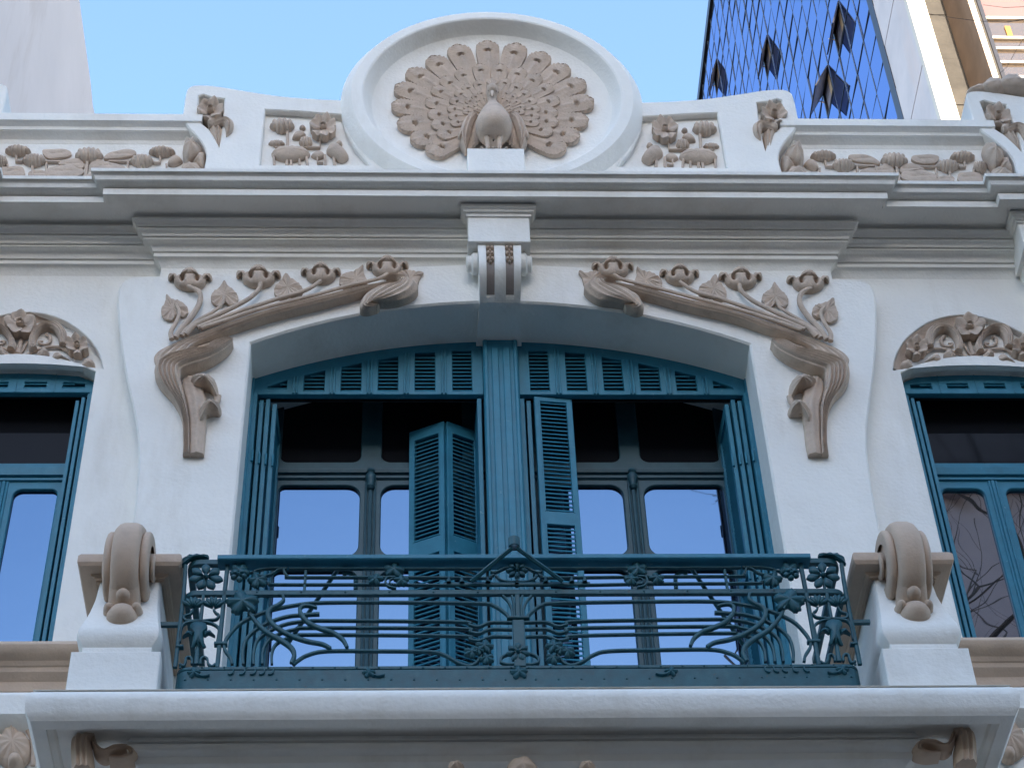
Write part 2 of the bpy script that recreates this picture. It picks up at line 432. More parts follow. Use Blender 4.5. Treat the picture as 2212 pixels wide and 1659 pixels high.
# ------------------------------------------------------------------ frieze and main cornice
b = MB(); b.box(-2.42, 2.42, -0.075, 0.1, 0.3, 0.96); obj('frieze', b, M['white'], BLD)
prof = [(0.0, 0.690), (0.004, 0.700), (0.012, 0.720), (0.026, 0.742), (0.046, 0.758), (0.056, 0.760), (0.056, 0.794), (0.042, 0.796), (0.042, 0.803),
        (0.066, 0.806), (0.068, 0.820), (0.076, 0.838), (0.094, 0.854), (0.124, 0.862), (0.132, 0.864), (0.132, 0.874), (0.112, 0.876), (0.112, 0.884), (0.142, 0.886), (0.146, 0.906), (0.160, 0.920), (0.178, 0.926),
        (0.178, 0.930), (0.158, 0.932), (0.158, 0.940), (0.186, 0.942), (0.190, 0.962), (0.204, 0.980), (0.216, 0.986), (0.216, 1.000), (0.190, 1.003), (0.190, 1.040),
        (0.385, 1.040), (0.388, 1.026), (0.409, 1.026), (0.412, 1.086), (0.396, 1.089), (0.396, 1.099), (0.430, 1.102), (0.452, 1.110), (0.466, 1.124),
        (0.470, 1.142), (0.476, 1.156), (0.488, 1.163), (0.470, 1.166), (0.470, 1.173), (0.500, 1.176), (0.503, 1.206), (0.495, 1.213), (0.0, 1.262)]
XN = 4.06
path = [(-6.2, -0.075), (-XN, -0.075), (-XN, 0.0), (-2.42, 0.0), (-2.42, -0.075), (2.42, -0.075), (2.42, 0.0), (XN, 0.0), (XN, -0.075), (6.2, -0.075)]
b = MB(); b.sweep(path, prof); obj('cornice', b, M['white'], BLD, sharp=28)

# ------------------------------------------------------------------ keystone console
b = MB()
kx = 0.0
b.bbox(-0.222, 0.222, -0.362, -0.05, 0.667, 1.0, 0.006)
key = obj('keystone', b, M['white'], BLD, 'white scrolled keystone with two beaded channels')
b = MB(); b.sweep([(-0.222, 0.0), (-0.222, -0.362), (0.222, -0.362), (0.222, 0.0)], [(0.0, 0.93), (0.012, 0.935), (0.012, 0.965), (0.03, 0.968), (0.034, 0.985), (0.05, 0.992), (0.05, 1.028)]); obj('cap_moulding', b, M['white'], key, sharp=28)
# console body: front face comes down and sweeps back to the arch
zt, zb = 0.667, 0.245
def console_y(q):            # q 0 top .. 1 bottom
    return -0.335 + 0.02 * math.sin(q * 3.1) * -1 + 0.175 * max(0.0, (q - 0.45) / 0.55) ** 2.2
def console_hw(q): return 0.155 - 0.012 * q
rows = []; NQ = 22
CH = (0.038, 0.098)
for i in range(NQ + 1):
    q = i / NQ; z = zt + (zb - zt) * q; y = console_y(q); hw = console_hw(q)
    chan = 0.02 if q < 0.93 else 0.0
    xs = [(-hw, 0.15), (-hw, 0.0), (-CH[1], 0), (-CH[1] + .001, chan), (-CH[0] - .001, chan), (-CH[0], 0), (CH[0], 0), (CH[0] + .001, chan), (CH[1] - .001, chan), (CH[1], 0), (hw, 0.0), (hw, 0.15)]
    rows.append([(x, (y + d) if d < 0.1 else 0.0, z) for x, d in xs])
b = MB(); b.grid(rows)
hw = console_hw(1); ye = console_y(1)
b.grid([[(-hw, ye, zb), (hw, ye, zb)], [(-hw - .005, ye + .05, zb - 0.012), (hw + .005, ye + .05, zb - 0.012)], [(-hw - .02, 0.24, zb - 0.045), (hw + .02, 0.24, zb - 0.045)], [(-hw - .02, 0.25, 0.35), (hw + .02, 0.25, 0.35)]])
for s_ in (-1, 1):
    b.grid([[(s_ * hw, ye, zb), (s_ * (hw + .005), ye + .05, zb - 0.012), (s_ * (hw + .02), 0.24, zb - 0.045)], [(s_ * hw, 0.0, 0.4), (s_ * hw, 0.0, 0.4), (s_ * (hw + .02), 0.24, 0.4)]])
obj('console_body', b, M['white'], key, sharp=40)
for s_ in (-1, 1):
    x = s_ * (CH[0] + CH[1]) / 2; w = (CH[1] - CH[0]) / 2 - 0.002
    rows = []
    for i in range(NQ + 1):
        q = i / NQ * 0.925; z = zt + (zb - zt) * q
        rows.append([(x - w, console_y(q) + 0.017, z), (x + w, console_y(q) + 0.017, z)])
    b = MB(); b.grid(rows); obj('channel', b, M['groove'], key)
    # side volute roll
    b = MB()
    for dx, r, w0 in ((0.0, 0.075, 0.045), (0.045, 0.055, 0.035)):
        xa = s_ * (0.155 + dx); xb = s_ * (0.155 + dx + w0); cz = 0.585; rw = []
        for x_, k in ((xa, 1.0), (xa + (xb - xa) * .7, 1.0), (xb, 0.8), (xb, 0.0)):
            rw.append([(x_, -0.22 + k * r * math.cos(a), cz + 1.25 * k * r * math.sin(a)) for a in np.linspace(0, 2 * math.pi, 20, endpoint=False)])
        b.grid(rw, cu=True)
    obj('volute', b, M['white'], key)
    for i in range(3):
        q = 0.03 + i * 0.165; z = zt + (zb - zt) * (q + 0.06); y = console_y(q) + 0.005
        b = MB()
        for t_ in (-1, 1):
            o = [(x + t_ * 0.014 + 0.014 * math.cos(a), z + 0.020 * math.sin(a) + 0.004) for a in np.linspace(0, 2 * math.pi, 12, endpoint=False)]
            b.dome(o, y + 0.012, 0.034, 4)
        o = [(x + 0.012 * math.cos(a), z - 0.026 + 0.012 * math.sin(a)) for a in np.linspace(0, 2 * math.pi, 10, endpoint=False)]
        b.dome(o, y + 0.012, 0.028, 4)
        obj('bud', b, M['sand'], key)

# ------------------------------------------------------------------ parapet: gable plate, low side parapets, medallion
YP = -0.12
gab = [(2110, 272), (1900, 262), (1700, 245), (1500, 215), (1350, 190), (1250, 180), (1180, 183), (1146, 205), (1132, 260), (1124, 320), (1119, 372), (1140, 425), (1200, 490), (1243, 550), (1260, 610), (1248, 690)]
gabL = cat([ZA(*p) for p in gab], 4)
DC = (0.0, 2.62); DR = 1.19
gb = gabL[-1]
rose = [(1212, 300), (1215, 248), (1245, 239), (1295, 256), (1371, 265), (1366, 330), (1352, 480), (1340, 560), (1318, 510), (1278, 450), (1235, 415), (1208, 375)]
roseL = [ZA(*p) for p in rose]
panel = [(1622, 331), (1800, 340), (1950, 352), (2086, 361), (2108, 450), (2165, 560), (2240, 640), (2262, 668), (1588, 668)]
panL = [ZA(*p) for p in panel]
for sg in (-1, 1):
    mx = (lambda P: P) if sg < 0 else (lambda P: [(-p[0], p[1]) for p in P])
    top = [p for p in gabL if p[0] < -1.10]; ci = [(DC[0] + 1.10 * math.cos(a), DC[1] + 1.10 * math.sin(a)) for a in np.linspace(math.radians(262), math.radians(183), 20)]
    out = ci + top + [(gb[0], 1.2), (-0.15, 1.2)]
    b = MB(); b.plate(mx(out), [mx(roseL), mx(panL)], YP, 0.16, 0.01)
    pl = obj('parapet', b, M['white'], BLD)
    b = MB(); b.plate(mx([(p[0], p[1]) for p in panL]), [], YP + 0.055, 0.1); obj('panel_back', b, M['white'], pl)
    b = MB(); b.plate(mx([(p[0], p[1]) for p in roseL]), [], YP + 0.10, 0.14); obj('niche_back', b, M['white'], pl)
    # the neighbouring bay's gable, mirrored about the side window
    c2 = 2 * 3.10 * (1 if sg > 0 else -1)
    sh = [(c2 - p[0], p[1]) for p in mx(gabL)]
    far = c2 - mx([(-1.6, 0)])[0][0]
    o2 = [(far, sh[0][1])] + [q for q in sh if (q[0] - far) * (1 if sg > 0 else -1) < 0] + [(sh[-1][0], 1.2), (far, 1.2)]
    r2 = [(c2 - p[0], p[1]) for p in mx(roseL)]
    b = MB(); b.plate(o2, [r2], YP, 0.16, 0.01); pl2 = obj('parapet', b, M['white'], BLD)
    b = MB(); b.plate(r2, [], YP + 0.10, 0.14); obj('niche_back', b, M['white'], pl2)
    # low parapet between
    xa = 2.25 * sg; xb = (c2 - 2.25 * sg)
    x0, x1 = min(xa, xb), max(xa, xb)
    b = MB()
    zt_ = 2.432
    b.sweep([(x0, 0.0), (x1, 0.0)], [(0.0, 1.2), (0.0, 2.185), (0.006, 2.19), (0.006, 2.2), (0.012, 2.205), (0.02, 2.24), (0.05, 2.268), (0.075, 2.278), (0.075, 2.283), (0.085, 2.284), (0.09, 2.315), (0.125, 2.34), (0.135, 2.342), (0.137, zt_ - 0.01), (0.127, zt_), (-0.16, zt_ + 0.01), (-0.16, 1.2)])
    obj('low_parapet', b, M['white'], BLD, sharp=28)

# round medallion frame
b = MB()
b.lathe_y(*DC, [(DR, 0.16), (DR, -0.115), (DR - 0.006, -0.125), (DR - 0.075, -0.205), (DR - 0.085, -0.212), (DR - 0.165, -0.214), (DR - 0.178, -0.208), (DR - 0.195, -0.185), (DR - 0.215, -0.14), (DR - 0.245, -0.10), (DR - 0.29, -0.078), (DR - 0.36, -0.07), (0.3, -0.066), (0.001, -0.066)], n=120)
MED = obj('medallion', b, M['white'], BLD, 'round white gable medallion with a raised rim', sharp=22)
b = MB(); b.bbox(-0.212, 0.214, -0.34, -0.06, 1.3, 1.765, 0.006); obj('perch_block', b, M['white'], MED)

# ------------------------------------------------------------------ balcony slab and underside
b = MB()
def slabprof():
    pr = [(-0.12, -3.905), (-0.03, -3.908)]
    for k in range(9):
        a = math.pi / 2 - k / 8 * math.pi * 0.62
        pr.append((-0.075 + 0.075 * math.cos(a), -3.985 + 0.078 * math.sin(a)))
    pr += [(-0.012, -4.06), (-0.03, -4.085), (-0.04, -4.10), (-0.11, -4.102), (-0.115, -4.09), (-0.14, -4.075), (-0.15, -4.055), (-0.6, -4.055)]
    return pr
SX = 2.603
b.sweep([(-SX, 0.0), (-SX, -1.25), (SX, -1.25), (SX, 0.0)], [(o, z) for o, z in slabprof()], close_ends=False)
b.box(-2.5, 2.5, -1.15, 0.0, -4.05, -3.91)
SLAB = obj('balcony', b, M['white'], BLD, 'white plaster balcony slab with a rounded edge', sharp=30)
b = MB()
pr = [(0.0, -4.05), (0.0, -4.12)]
pr = [(-0.02, -4.05), (-0.004, -4.09)] + [(-0.03 + 0.03 * math.sin(a), -4.125 + 0.03 * math.cos(a)) for a in np.linspace(0.3, 2.6, 7)] + [(-0.04, -4.165), (-0.05, -4.20), (-0.09, -4.225), (-0.13, -4.235), (-0.14, -4.255), (-0.5, -4.255)]
b.sweep([(-2.09, 0.0), (-2.09, -1.02), (2.09, -1.02), (2.09, 0.0)], pr, close_ends=False)
b.box(-1.7, 1.7, -0.6, 0, -4.5, -4.2)
obj('soffit_moulding', b, M['white'], SLAB, sharp=30)

# window sills and the band under them
for sg in (-1, 1):
    x0, x1 = sorted((2.35 * sg, 6.2 * sg))
    b = MB(); b.sweep([(x0, 0.0), (x1, 0.0)], [(0.0, -3.02), (0.03, -3.02), (0.035, -2.99), (0.04, -2.96), (0.06, -2.945), (0.085, -2.92), (0.09, -2.89), (0.10, -2.885), (0.115, -2.86), (0.15, -2.84), (0.172, -2.81), (0.178, -2.785), (0.165, -2.755), (0.13, -2.745), (-0.3, -2.72)])
    obj('sill', b, M['sand'], BLD, 'sand coloured moulded window sill', sharp=28)
    b = MB(); b.sweep([(x0, 0.0), (x1, 0.0)], [(0.0, -3.42), (0.02, -3.40), (0.02, -3.32), (0.10, -3.27), (0.12, -3.25), (0.125, -3.12), (0.11, -3.09), (0.0, -3.05)])
    obj('string_course', b, M['white'], BLD, sharp=28)

# ------------------------------------------------------------------ doorway: mullion, louvred head, shutters, glazed doors
def rrect(x0, x1, z0, z1, r=(0, 0, 0, 0), n=6):
    """rounded rectangle, radii for bottom-left, bottom-right, top-right, top-left"""
    out = []
    for (cx, cz, a0), rr in zip(((x0, z0, 180), (x1, z0, 270), (x1, z1, 0), (x0, z1, 90)), r):
        if rr <= 0: out.append((cx, cz)); continue
        ox = cx + rr * (1 if cx == x0 else -1); oz = cz + rr * (1 if cz == z0 else -1)
        for k in range(n + 1):
            a = math.radians(a0 + 90 * k / n); out.append((ox + rr * math.cos(a), oz + rr * math.sin(a)))
    return out
def slat_mesh(w, d=0.026, t=0.006, tilt=1.0):
    b = MB(); b.box(-w / 2, w / 2, -d / 2, d / 2, -t / 2, t / 2)
    return b.xf(Matrix.Rotation(tilt, 4, 'X'))

b = MB()
b.bbox(-0.118, 0.130, 0.165, 0.30, -3.9, 0.30, 0.008)
b.bbox(-0.060, -0.008, 0.152, 0.17, -3.9, 0.12, 0.006)
b.bbox(0.020, 0.072, 0.152, 0.17, -3.9, 0.12, 0.006)
b.bbox(-0.112, -0.085, 0.150, 0.17, -3.9, 0.20, 0.006)
b.bbox(0.097, 0.124, 0.150, 0.17, -3.9, 0.20, 0.006)
obj('door_post', b, M['teal'], BLD, 'teal fluted centre post of the balcony doorway')

YH = 0.22
H = ZE.at(YH)
op = [((1780, 1890), 876, (648, 648)), ((1565, 1680), 876, (660, 655)), ((1355, 1468), 876, (700, 680)), ((1143, 1258), 876, (740, 715)), ((932, 1050), 876, (786, 758)), ((728, 838), 862, (851, 812))]
ZH0 = -0.288
SLATS = {}
def slat(w, mat_, parent, pos, **k):
    key = (round(w, 3), mat_.name, tuple(sorted(k.items())))
    if key not in SLATS:
        b = slat_mesh(w, **k); b.v = [tuple(np.array(p) + np.array(pos)) for p in b.v]
        SLATS[key] = obj('slat', b, mat_, parent); return SLATS[key]
    return copy_to(SLATS[key], pos, parent)
for sg in (-1, 1):
    f = (lambda p: p) if sg < 0 else (lambda p: (0.012 - p[0], p[1]))
    ba = [p for p in back_arch if p[0] < -0.12]
    out = [(-1.738, ZH0)] + [(p[0], p[1] + 0.012) for p in ba] + [(-0.119, ba[-1][1] + 0.014), (-0.119, ZH0)]
    holes = []
    for (xa, xb), yb, (ta, tb) in op:
        a = H(xa, yb); c = H(xb, yb); d = H(xb, tb); e = H(xa, ta)
        holes.append([a, (c[0], a[1]), (c[0], d[1]), (a[0], e[1])])
    b = MB(); b.plate([f(p) for p in out], [[f(p) for p in h] for h in holes], YH, YH + 0.045, 0.004)
    for k in range(5):                                            # cover strips between the panels
        x = (holes[k][0][0] + holes[k + 1][1][0]) / 2
        zt = max(p[1] for p in holes[k + 1]) + 0.03
        for dx in (-0.012, 0.012):
            xx = f((x + dx, 0))[0]; b.bbox(xx - 0.008, xx + 0.008, YH - 0.010, YH + 0.002, ZH0 + 0.004, zt, 0.004)
    hd = obj('louvred_head', b, M['teal'], BLD, 'arched teal head panel with six louvred vents')
    b = MB(); b.plate([f(p) for p in out], [], YH + 0.07, YH + 0.08); obj('head_backing', b, M['dark'], hd)
    for h in holes:
        x0, x1 = h[0][0], h[1][0]; z = h[0][1] + 0.012
        while True:
            zt0, zt1 = h[3][1], h[2][1]                           # top edge at left and right
            if z > max(zt0, zt1) - 0.012: break
            xl = x0
            if z > zt0: xl = x0 + (x1 - x0) * (z - zt0 + 0.012) / max(1e-6, zt1 - zt0)
            w = round((x1 - xl) / 0.01) * 0.01
            if w > 0.02: slat(w, M['teal'], hd, (f(((xl + x1) / 2, 0))[0], YH + 0.012, z), tilt=1.05)
            z += 0.037

def shutter(name, p0, p1, z0, z1, zones, label=None, mat_=None, stile=0.042, th=0.03, slats=True, tilt=1.0, pitch=0.037):
    """louvred leaf standing on the plan line p0-p1 (outside face on its right)"""
    mat_ = mat_ or M['teal']
    a = np.array(p0); d = np.array(p1) - a; L = float(np.linalg.norm(d)); d /= L
    T = Matrix(((d[0], -d[1], 0, a[0]), (d[1], d[0], 0, a[1]), (0, 0, 1, 0), (0, 0, 0, 1)))
    b = MB()
    out = [(0, z0), (L, z0), (L, z1), (0, z1)]
    holes = [[(stile, za), (L - stile, za), (L - stile, zb), (stile, zb)] for za, zb in zones]
    b.plate(out, holes, -th / 2, th / 2, 0.003, back=True)
    for za, zb in zones:                                          # beading round each louvred field
        for x_ in (stile - 0.006, L - stile + 0.006): b.box(x_ - 0.003, x_ + 0.003, -th / 2 - 0.004, -th / 2 + 0.002, za - .006, zb + .006)
    b.xf(T); lf = obj(name, b, mat_, BLD, label)
    if slats:
        w = L - 2 * stile - 0.002; src = None
        for za, zb in zones:
            z = za + 0.016
            while z < zb - 0.008:
                pos = T @ Vector((L / 2, -0.006, z))
                if src is None:
                    sb = slat_mesh(w, 0.027, 0.006, tilt); sb.xf(Matrix.Translation(pos) @ T.to_3x3().to_4x4())
                    src = obj('slat', sb, mat_, lf)
                else: copy_to(src, pos, lf)
                z += pitch
    return lf
def dx(u, v, y): return float(PT(u, v, y)[0])
def dz(u, v, y): return float(PT(u, v, y)[2])
# right: one leaf standing open, face to the street
y_ = 0.245
zA, zB, zC = dz(1190, 868, y_), dz(1190, 1105, y_), dz(1190, 1133, y_)
x0, x1 = dx(1153, 862, y_), dx(1235, 862, y_)
shutter('shutter', (x0, y_), (x1, y_ + 0.03), -3.86, ZH0 - 0.006, [(zB, zA), (-2.75, zC), (-3.7, -2.85)], 'open teal louvred shutter leaf facing the street right of the centre post')
# its folded neighbours seen edge-on beside the post
shutter('shutter', (0.150, 0.24), (0.165, 0.56), -3.86, ZH0 - 0.02, [], 'folded teal shutter leaf seen edge-on right of the centre post')
shutter('shutter', (0.196, 0.26), (0.205, 0.56), -3.86, ZH0 - 0.02, [], 'second folded shutter leaf seen edge-on right of the centre post')
shutter('shutter', (-0.150, 0.24), (-0.165, 0.56), -3.86, ZH0 - 0.02, [], 'folded teal shutter leaf seen edge-on left of the centre post')
# left: two leaves folded to a V
yr, yo = 0.42, 0.535
xr = dx(962, 912, yr); xl = dx(886, 945, yo); xq = dx(1033, 945, yo)
zV = dz(962, 912, yr)
zones = [(dz(920, 1165, 0.47), zV - 0.10), (-2.75, dz(920, 1200, 0.47)), (-3.7, -2.85)]
shutter('shutter', (xl, yo), (xr - 0.006, yr), -3.86, zV, zones, 'half-open teal louvred shutter, left leaf of the folded pair', tilt=1.0)
shutter('shutter', (xr + 0.006, yr), (xq, yo), -3.86, zV, zones, 'half-open teal louvred shutter, right leaf of the folded pair', tilt=1.0)
# leaves folded back against the jambs
for sg in (-1, 1):
    side = 'left' if sg < 0 else 'right'
    for k, (xx, yb, ye, zt) in enumerate(((1.700, 0.20, 0.56, 0), (1.655, 0.225, 0.58, -0.05), (1.612, 0.235, 0.60, -0.03), (1.566, 0.25, 0.585, -0.06))):
        xx = xx * sg + 0.006
        if sg < 0: p0, p1 = (xx, ye), (xx - 0.012, yb)
        else: p0, p1 = (xx + 0.012, yb), (xx, ye)
        zn = [(-1.75, -0.45), (-2.75, -1.85), (-3.7, -2.85)] if k == 3 else []
        o = shutter('shutter', p0, p1, -3.86, ZH0 - 0.004 + zt, zn, 'teal shutter leaf folded edge-on against the %s door jamb, number %d from the wall' % (side, k + 1), mat_=M['teal'], tilt=1.0)
        for z in (-0.9, -1.9, -3.0):
            b = MB(); b.tube([(xx - 0.002 * sg, yb - 0.006, z - 0.05), (xx - 0.002 * sg, yb - 0.006, z + 0.05)], 0.009, 8); obj('hinge', b, M['teal'], o)
    b = MB(); b.bbox(min(1.722 * sg, 1.752 * sg) + 0.004, max(1.722 * sg, 1.752 * sg) + 0.004, 0.19, 0.30, -3.9, -0.15, 0.006); obj('jamb_frame', b, M['teal'], BLD)

# glazed doors
YG = 0.6
G = ZL.at(YG)
def glazed(sg):
    f = (lambda p: p) if sg < 0 else (lambda p: (0.012 - p[0], p[1]))
    g = lambda x, y: f(G(x, y))
    xa, xb, xc, xd = [G(x, 800)[0] for x in (230, 696, 818, 1290)]
    post = (xb + xc) / 2
    zs = [0.15, G(500, 500)[1], G(500, 632)[1], G(500, 1033)[1], G(500, 1112)[1], -3.55]
    fm = lambda h: [f(p) for p in h]
    panes = []
    for q, (z0, z1, r) in enumerate(((zs[1], zs[0], 0.06), (zs[3], zs[2], 0.095), (zs[5], zs[4], 0.09))):
        for (p0, p1, inner) in ((xa, xb, 1), (xc, xd, 0)):
            ri = r
            if q == 0: rr = (0.05, ri, 0, 0) if inner else (ri, 0.05, 0, 0)
            elif q == 1: rr = (0.03, ri, ri, 0.045) if inner else (ri, 0.03, 0.045, ri)
            else: rr = (0.03, 0.03, ri, 0.045) if inner else (0.03, 0.03, 0.045, ri)
            panes.append((q, rrect(p0, p1, z0, z1, rr)))
    out = [(-1.76, -3.9), (-0.10, -3.9), (-0.10, 0.25), (-1.76, 0.25)]
    b = MB(); b.plate(fm(out), [fm(h) for _, h in panes], YG - 0.02, YG + 0.03, 0.006)
    # moulded transom bar
    zt, zb = zs[1] - 0.07, zs[2] + 0.055
    X0, X1 = sorted((f((-1.76, 0))[0], f((-0.10, 0))[0]))
    b.sweep([(X0, YG - 0.02), (X1, YG - 0.02)], [(0, zb - 0.01), (0.018, zb), (0.018, zb + 0.02), (0.008, zb + 0.024), (0.008, zb + 0.036), (0.03, zb + 0.04), (0.036, zt - 0.03), (0.022, zt - 0.016), (0.022, zt - 0.004), (0, zt)])
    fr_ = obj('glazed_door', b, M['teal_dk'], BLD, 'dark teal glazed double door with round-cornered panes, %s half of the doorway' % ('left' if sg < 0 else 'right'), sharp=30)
    b = MB(); px = f((post, 0))[0]
    for dx_, r in ((-0.030, 0.010), (0.0, 0.016), (0.030, 0.010)):
        b.tube([(px + dx_, YG - 0.022, -3.85), (px + dx_, YG - 0.022, zs[2] + 0.06)], r, 8)
    obj('astragal', b, M['teal_dk'], fr_)
    b = MB(); zc = zs[2] + 0.02
    b.lathe_z(px, YG - 0.035, [(0.001, zc - 0.075), (0.018, zc - 0.07), (0.03, zc - 0.05), (0.022, zc - 0.025), (0.034, zc + 0.01), (0.040, zc + 0.045), (0.026, zc + 0.07), (0.036, zc + 0.085), (0.03, zc + 0.105), (0.001, zc + 0.11)], 12)
    obj('finial', b, M['teal_dk'], fr_)
    for q, h in panes:
        b = MB(); b.plate(fm(inset(h, -0.012)), [], YG + 0.008, YG + 0.014)
        obj('pane', b, M['glass_dk'] if q == 0 else M['glass'], fr_)
M['glass_dk'] = glass_mat('dull_glass', (0.5, 0.45, 0.45), 0.008, 0.05, spec=0.04)  # almost no mirror share, so the upper panes stay dark
for sg in (-1, 1): glazed(sg)

# side windows
YW = 0.30
for sg in (-1, 1):
    cx = WX * sg; side = 'left' if sg < 0 else 'right'
    zh = -0.388
    top = arc(0.546, -0.30, 0.165, 16, cx)
    holes = []
    for k in range(4):
        xc = cx + (k - 1.5) * 0.262; w = 0.074
        def ztop(x): return -0.30 + 0.165 * (1 - ((x - cx) / 0.546) ** 2) - 0.045
        za, zb = ztop(xc - w), ztop(xc + w)
        za, zb = min(za, -0.285), min(zb, -0.285)
        holes.append([(xc - w, zh + 0.045), (xc + w, zh + 0.045), (xc + w, max(zb, zh + 0.055)), (xc - w, max(za, zh + 0.055))])
    b = MB(); b.plate([(cx - 0.546, zh)] + top + [(cx + 0.546, zh)], holes, 0.105, 0.15, 0.004)
    for k in range(3):
        xc = cx + (k - 1) * 0.262; b.box(xc - 0.003, xc + 0.003, 0.100, 0.107, zh + .004, ztop(xc) + 0.02)
    WN = obj('window', b, M['teal'], BLD, 'tall teal window %s of the balcony doorway with a louvred arched head' % side)
    b = MB(); b.plate([(cx - 0.54, zh)] + [(p[0] * 0.99 + cx * 0.01, p[1] - 0.01) for p in top] + [(cx + 0.54, zh)], [], 0.16, 0.17); obj('head_backing', b, M['dark'], WN)
    for h in holes:
        z = h[0][1] + 0.010
        while z < max(h[2][1], h[3][1]) - 0.008:
            xl, xr_ = h[0][0], h[1][0]
            if z > h[3][1]: xl += (xr_ - xl) * (z - h[3][1] + .006) / max(1e-6, h[2][1] - h[3][1])
            if z > h[2][1]: xr_ -= (xr_ - xl) * (z - h[2][1] + .006) / max(1e-6, h[3][1] - h[2][1])
            w = round((xr_ - xl) / 0.01) * 0.01
            if w > 0.02: slat(w, M['teal'], WN, ((xl + xr_) / 2, 0.116, z), tilt=1.05)
            z += 0.034
    # outer frame, glazed sash
    b = MB()
    for s_ in (-1, 1):
        xx = cx + s_ * 0.528; b.bbox(xx - 0.018, xx + 0.018, 0.10, 0.2, -2.74, zh, 0.004)
    obj('frame', b, M['teal'], WN)
    zb_, zt_ = -1.125, -0.885
    pn = [rrect(cx - 0.363, cx - 0.074, -2.62, zb_, (0.02, 0.03, 0.06, 0.045)), rrect(cx + 0.074, cx + 0.363, -2.62, zb_, (0.03, 0.02, 0.045, 0.06))]
    up_ = [rrect(cx - 0.44, cx + 0.44, zt_, -0.25)]
    b = MB(); b.plate([(cx - 0.55, -2.75), (cx + 0.55, -2.75), (cx + 0.55, -0.2), (cx - 0.55, -0.2)], pn + up_, YW - 0.02, YW + 0.03, 0.006)
    b.sweep([(cx - 0.55, YW - 0.02), (cx + 0.55, YW - 0.02)], [(0, -1.06), (0.016, -1.055), (0.016, -1.04), (0.006, -1.036), (0.006, -1.02), (0.026, -1.016), (0.032, -0.96), (0.018, -0.95), (0.018, -0.935), (0, -0.93)])
    for d_ in (-0.024, 0, 0.024): b.tube([(cx + d_, YW - 0.02, -2.7), (cx + d_, YW - 0.02, -1.06)], 0.010 if d_ else 0.014, 8)
    sash = obj('sash', b, M['teal'], WN, sharp=30)
    for q, h in enumerate(pn + up_):
        b = MB(); b.plate(inset(h, -0.01), [], YW + 0.008, YW + 0.013); obj('pane', b, (M['glass'] if sg < 0 else M['glass_plain']) if q < 2 else M['glass_dk'], WN)
    for s_ in (-1, 1):
        for k in range(3):
            xx = cx + s_ * (0.500 - 0.040 * k); yb = 0.115 + 0.012 * k
            p0, p1 = ((xx, 0.275), (xx - 0.008, yb)) if s_ < 0 else ((xx + 0.008, yb), (xx, 0.275))
            shutter('shutter', p0, p1, -2.73, zh - 0.004 - 0.02 * k, [], 'teal shutter leaf folded edge-on in the %s window, %s side, leaf %d from the jamb' % (side, 'left' if s_ < 0 else 'right', k + 1), th=0.024)

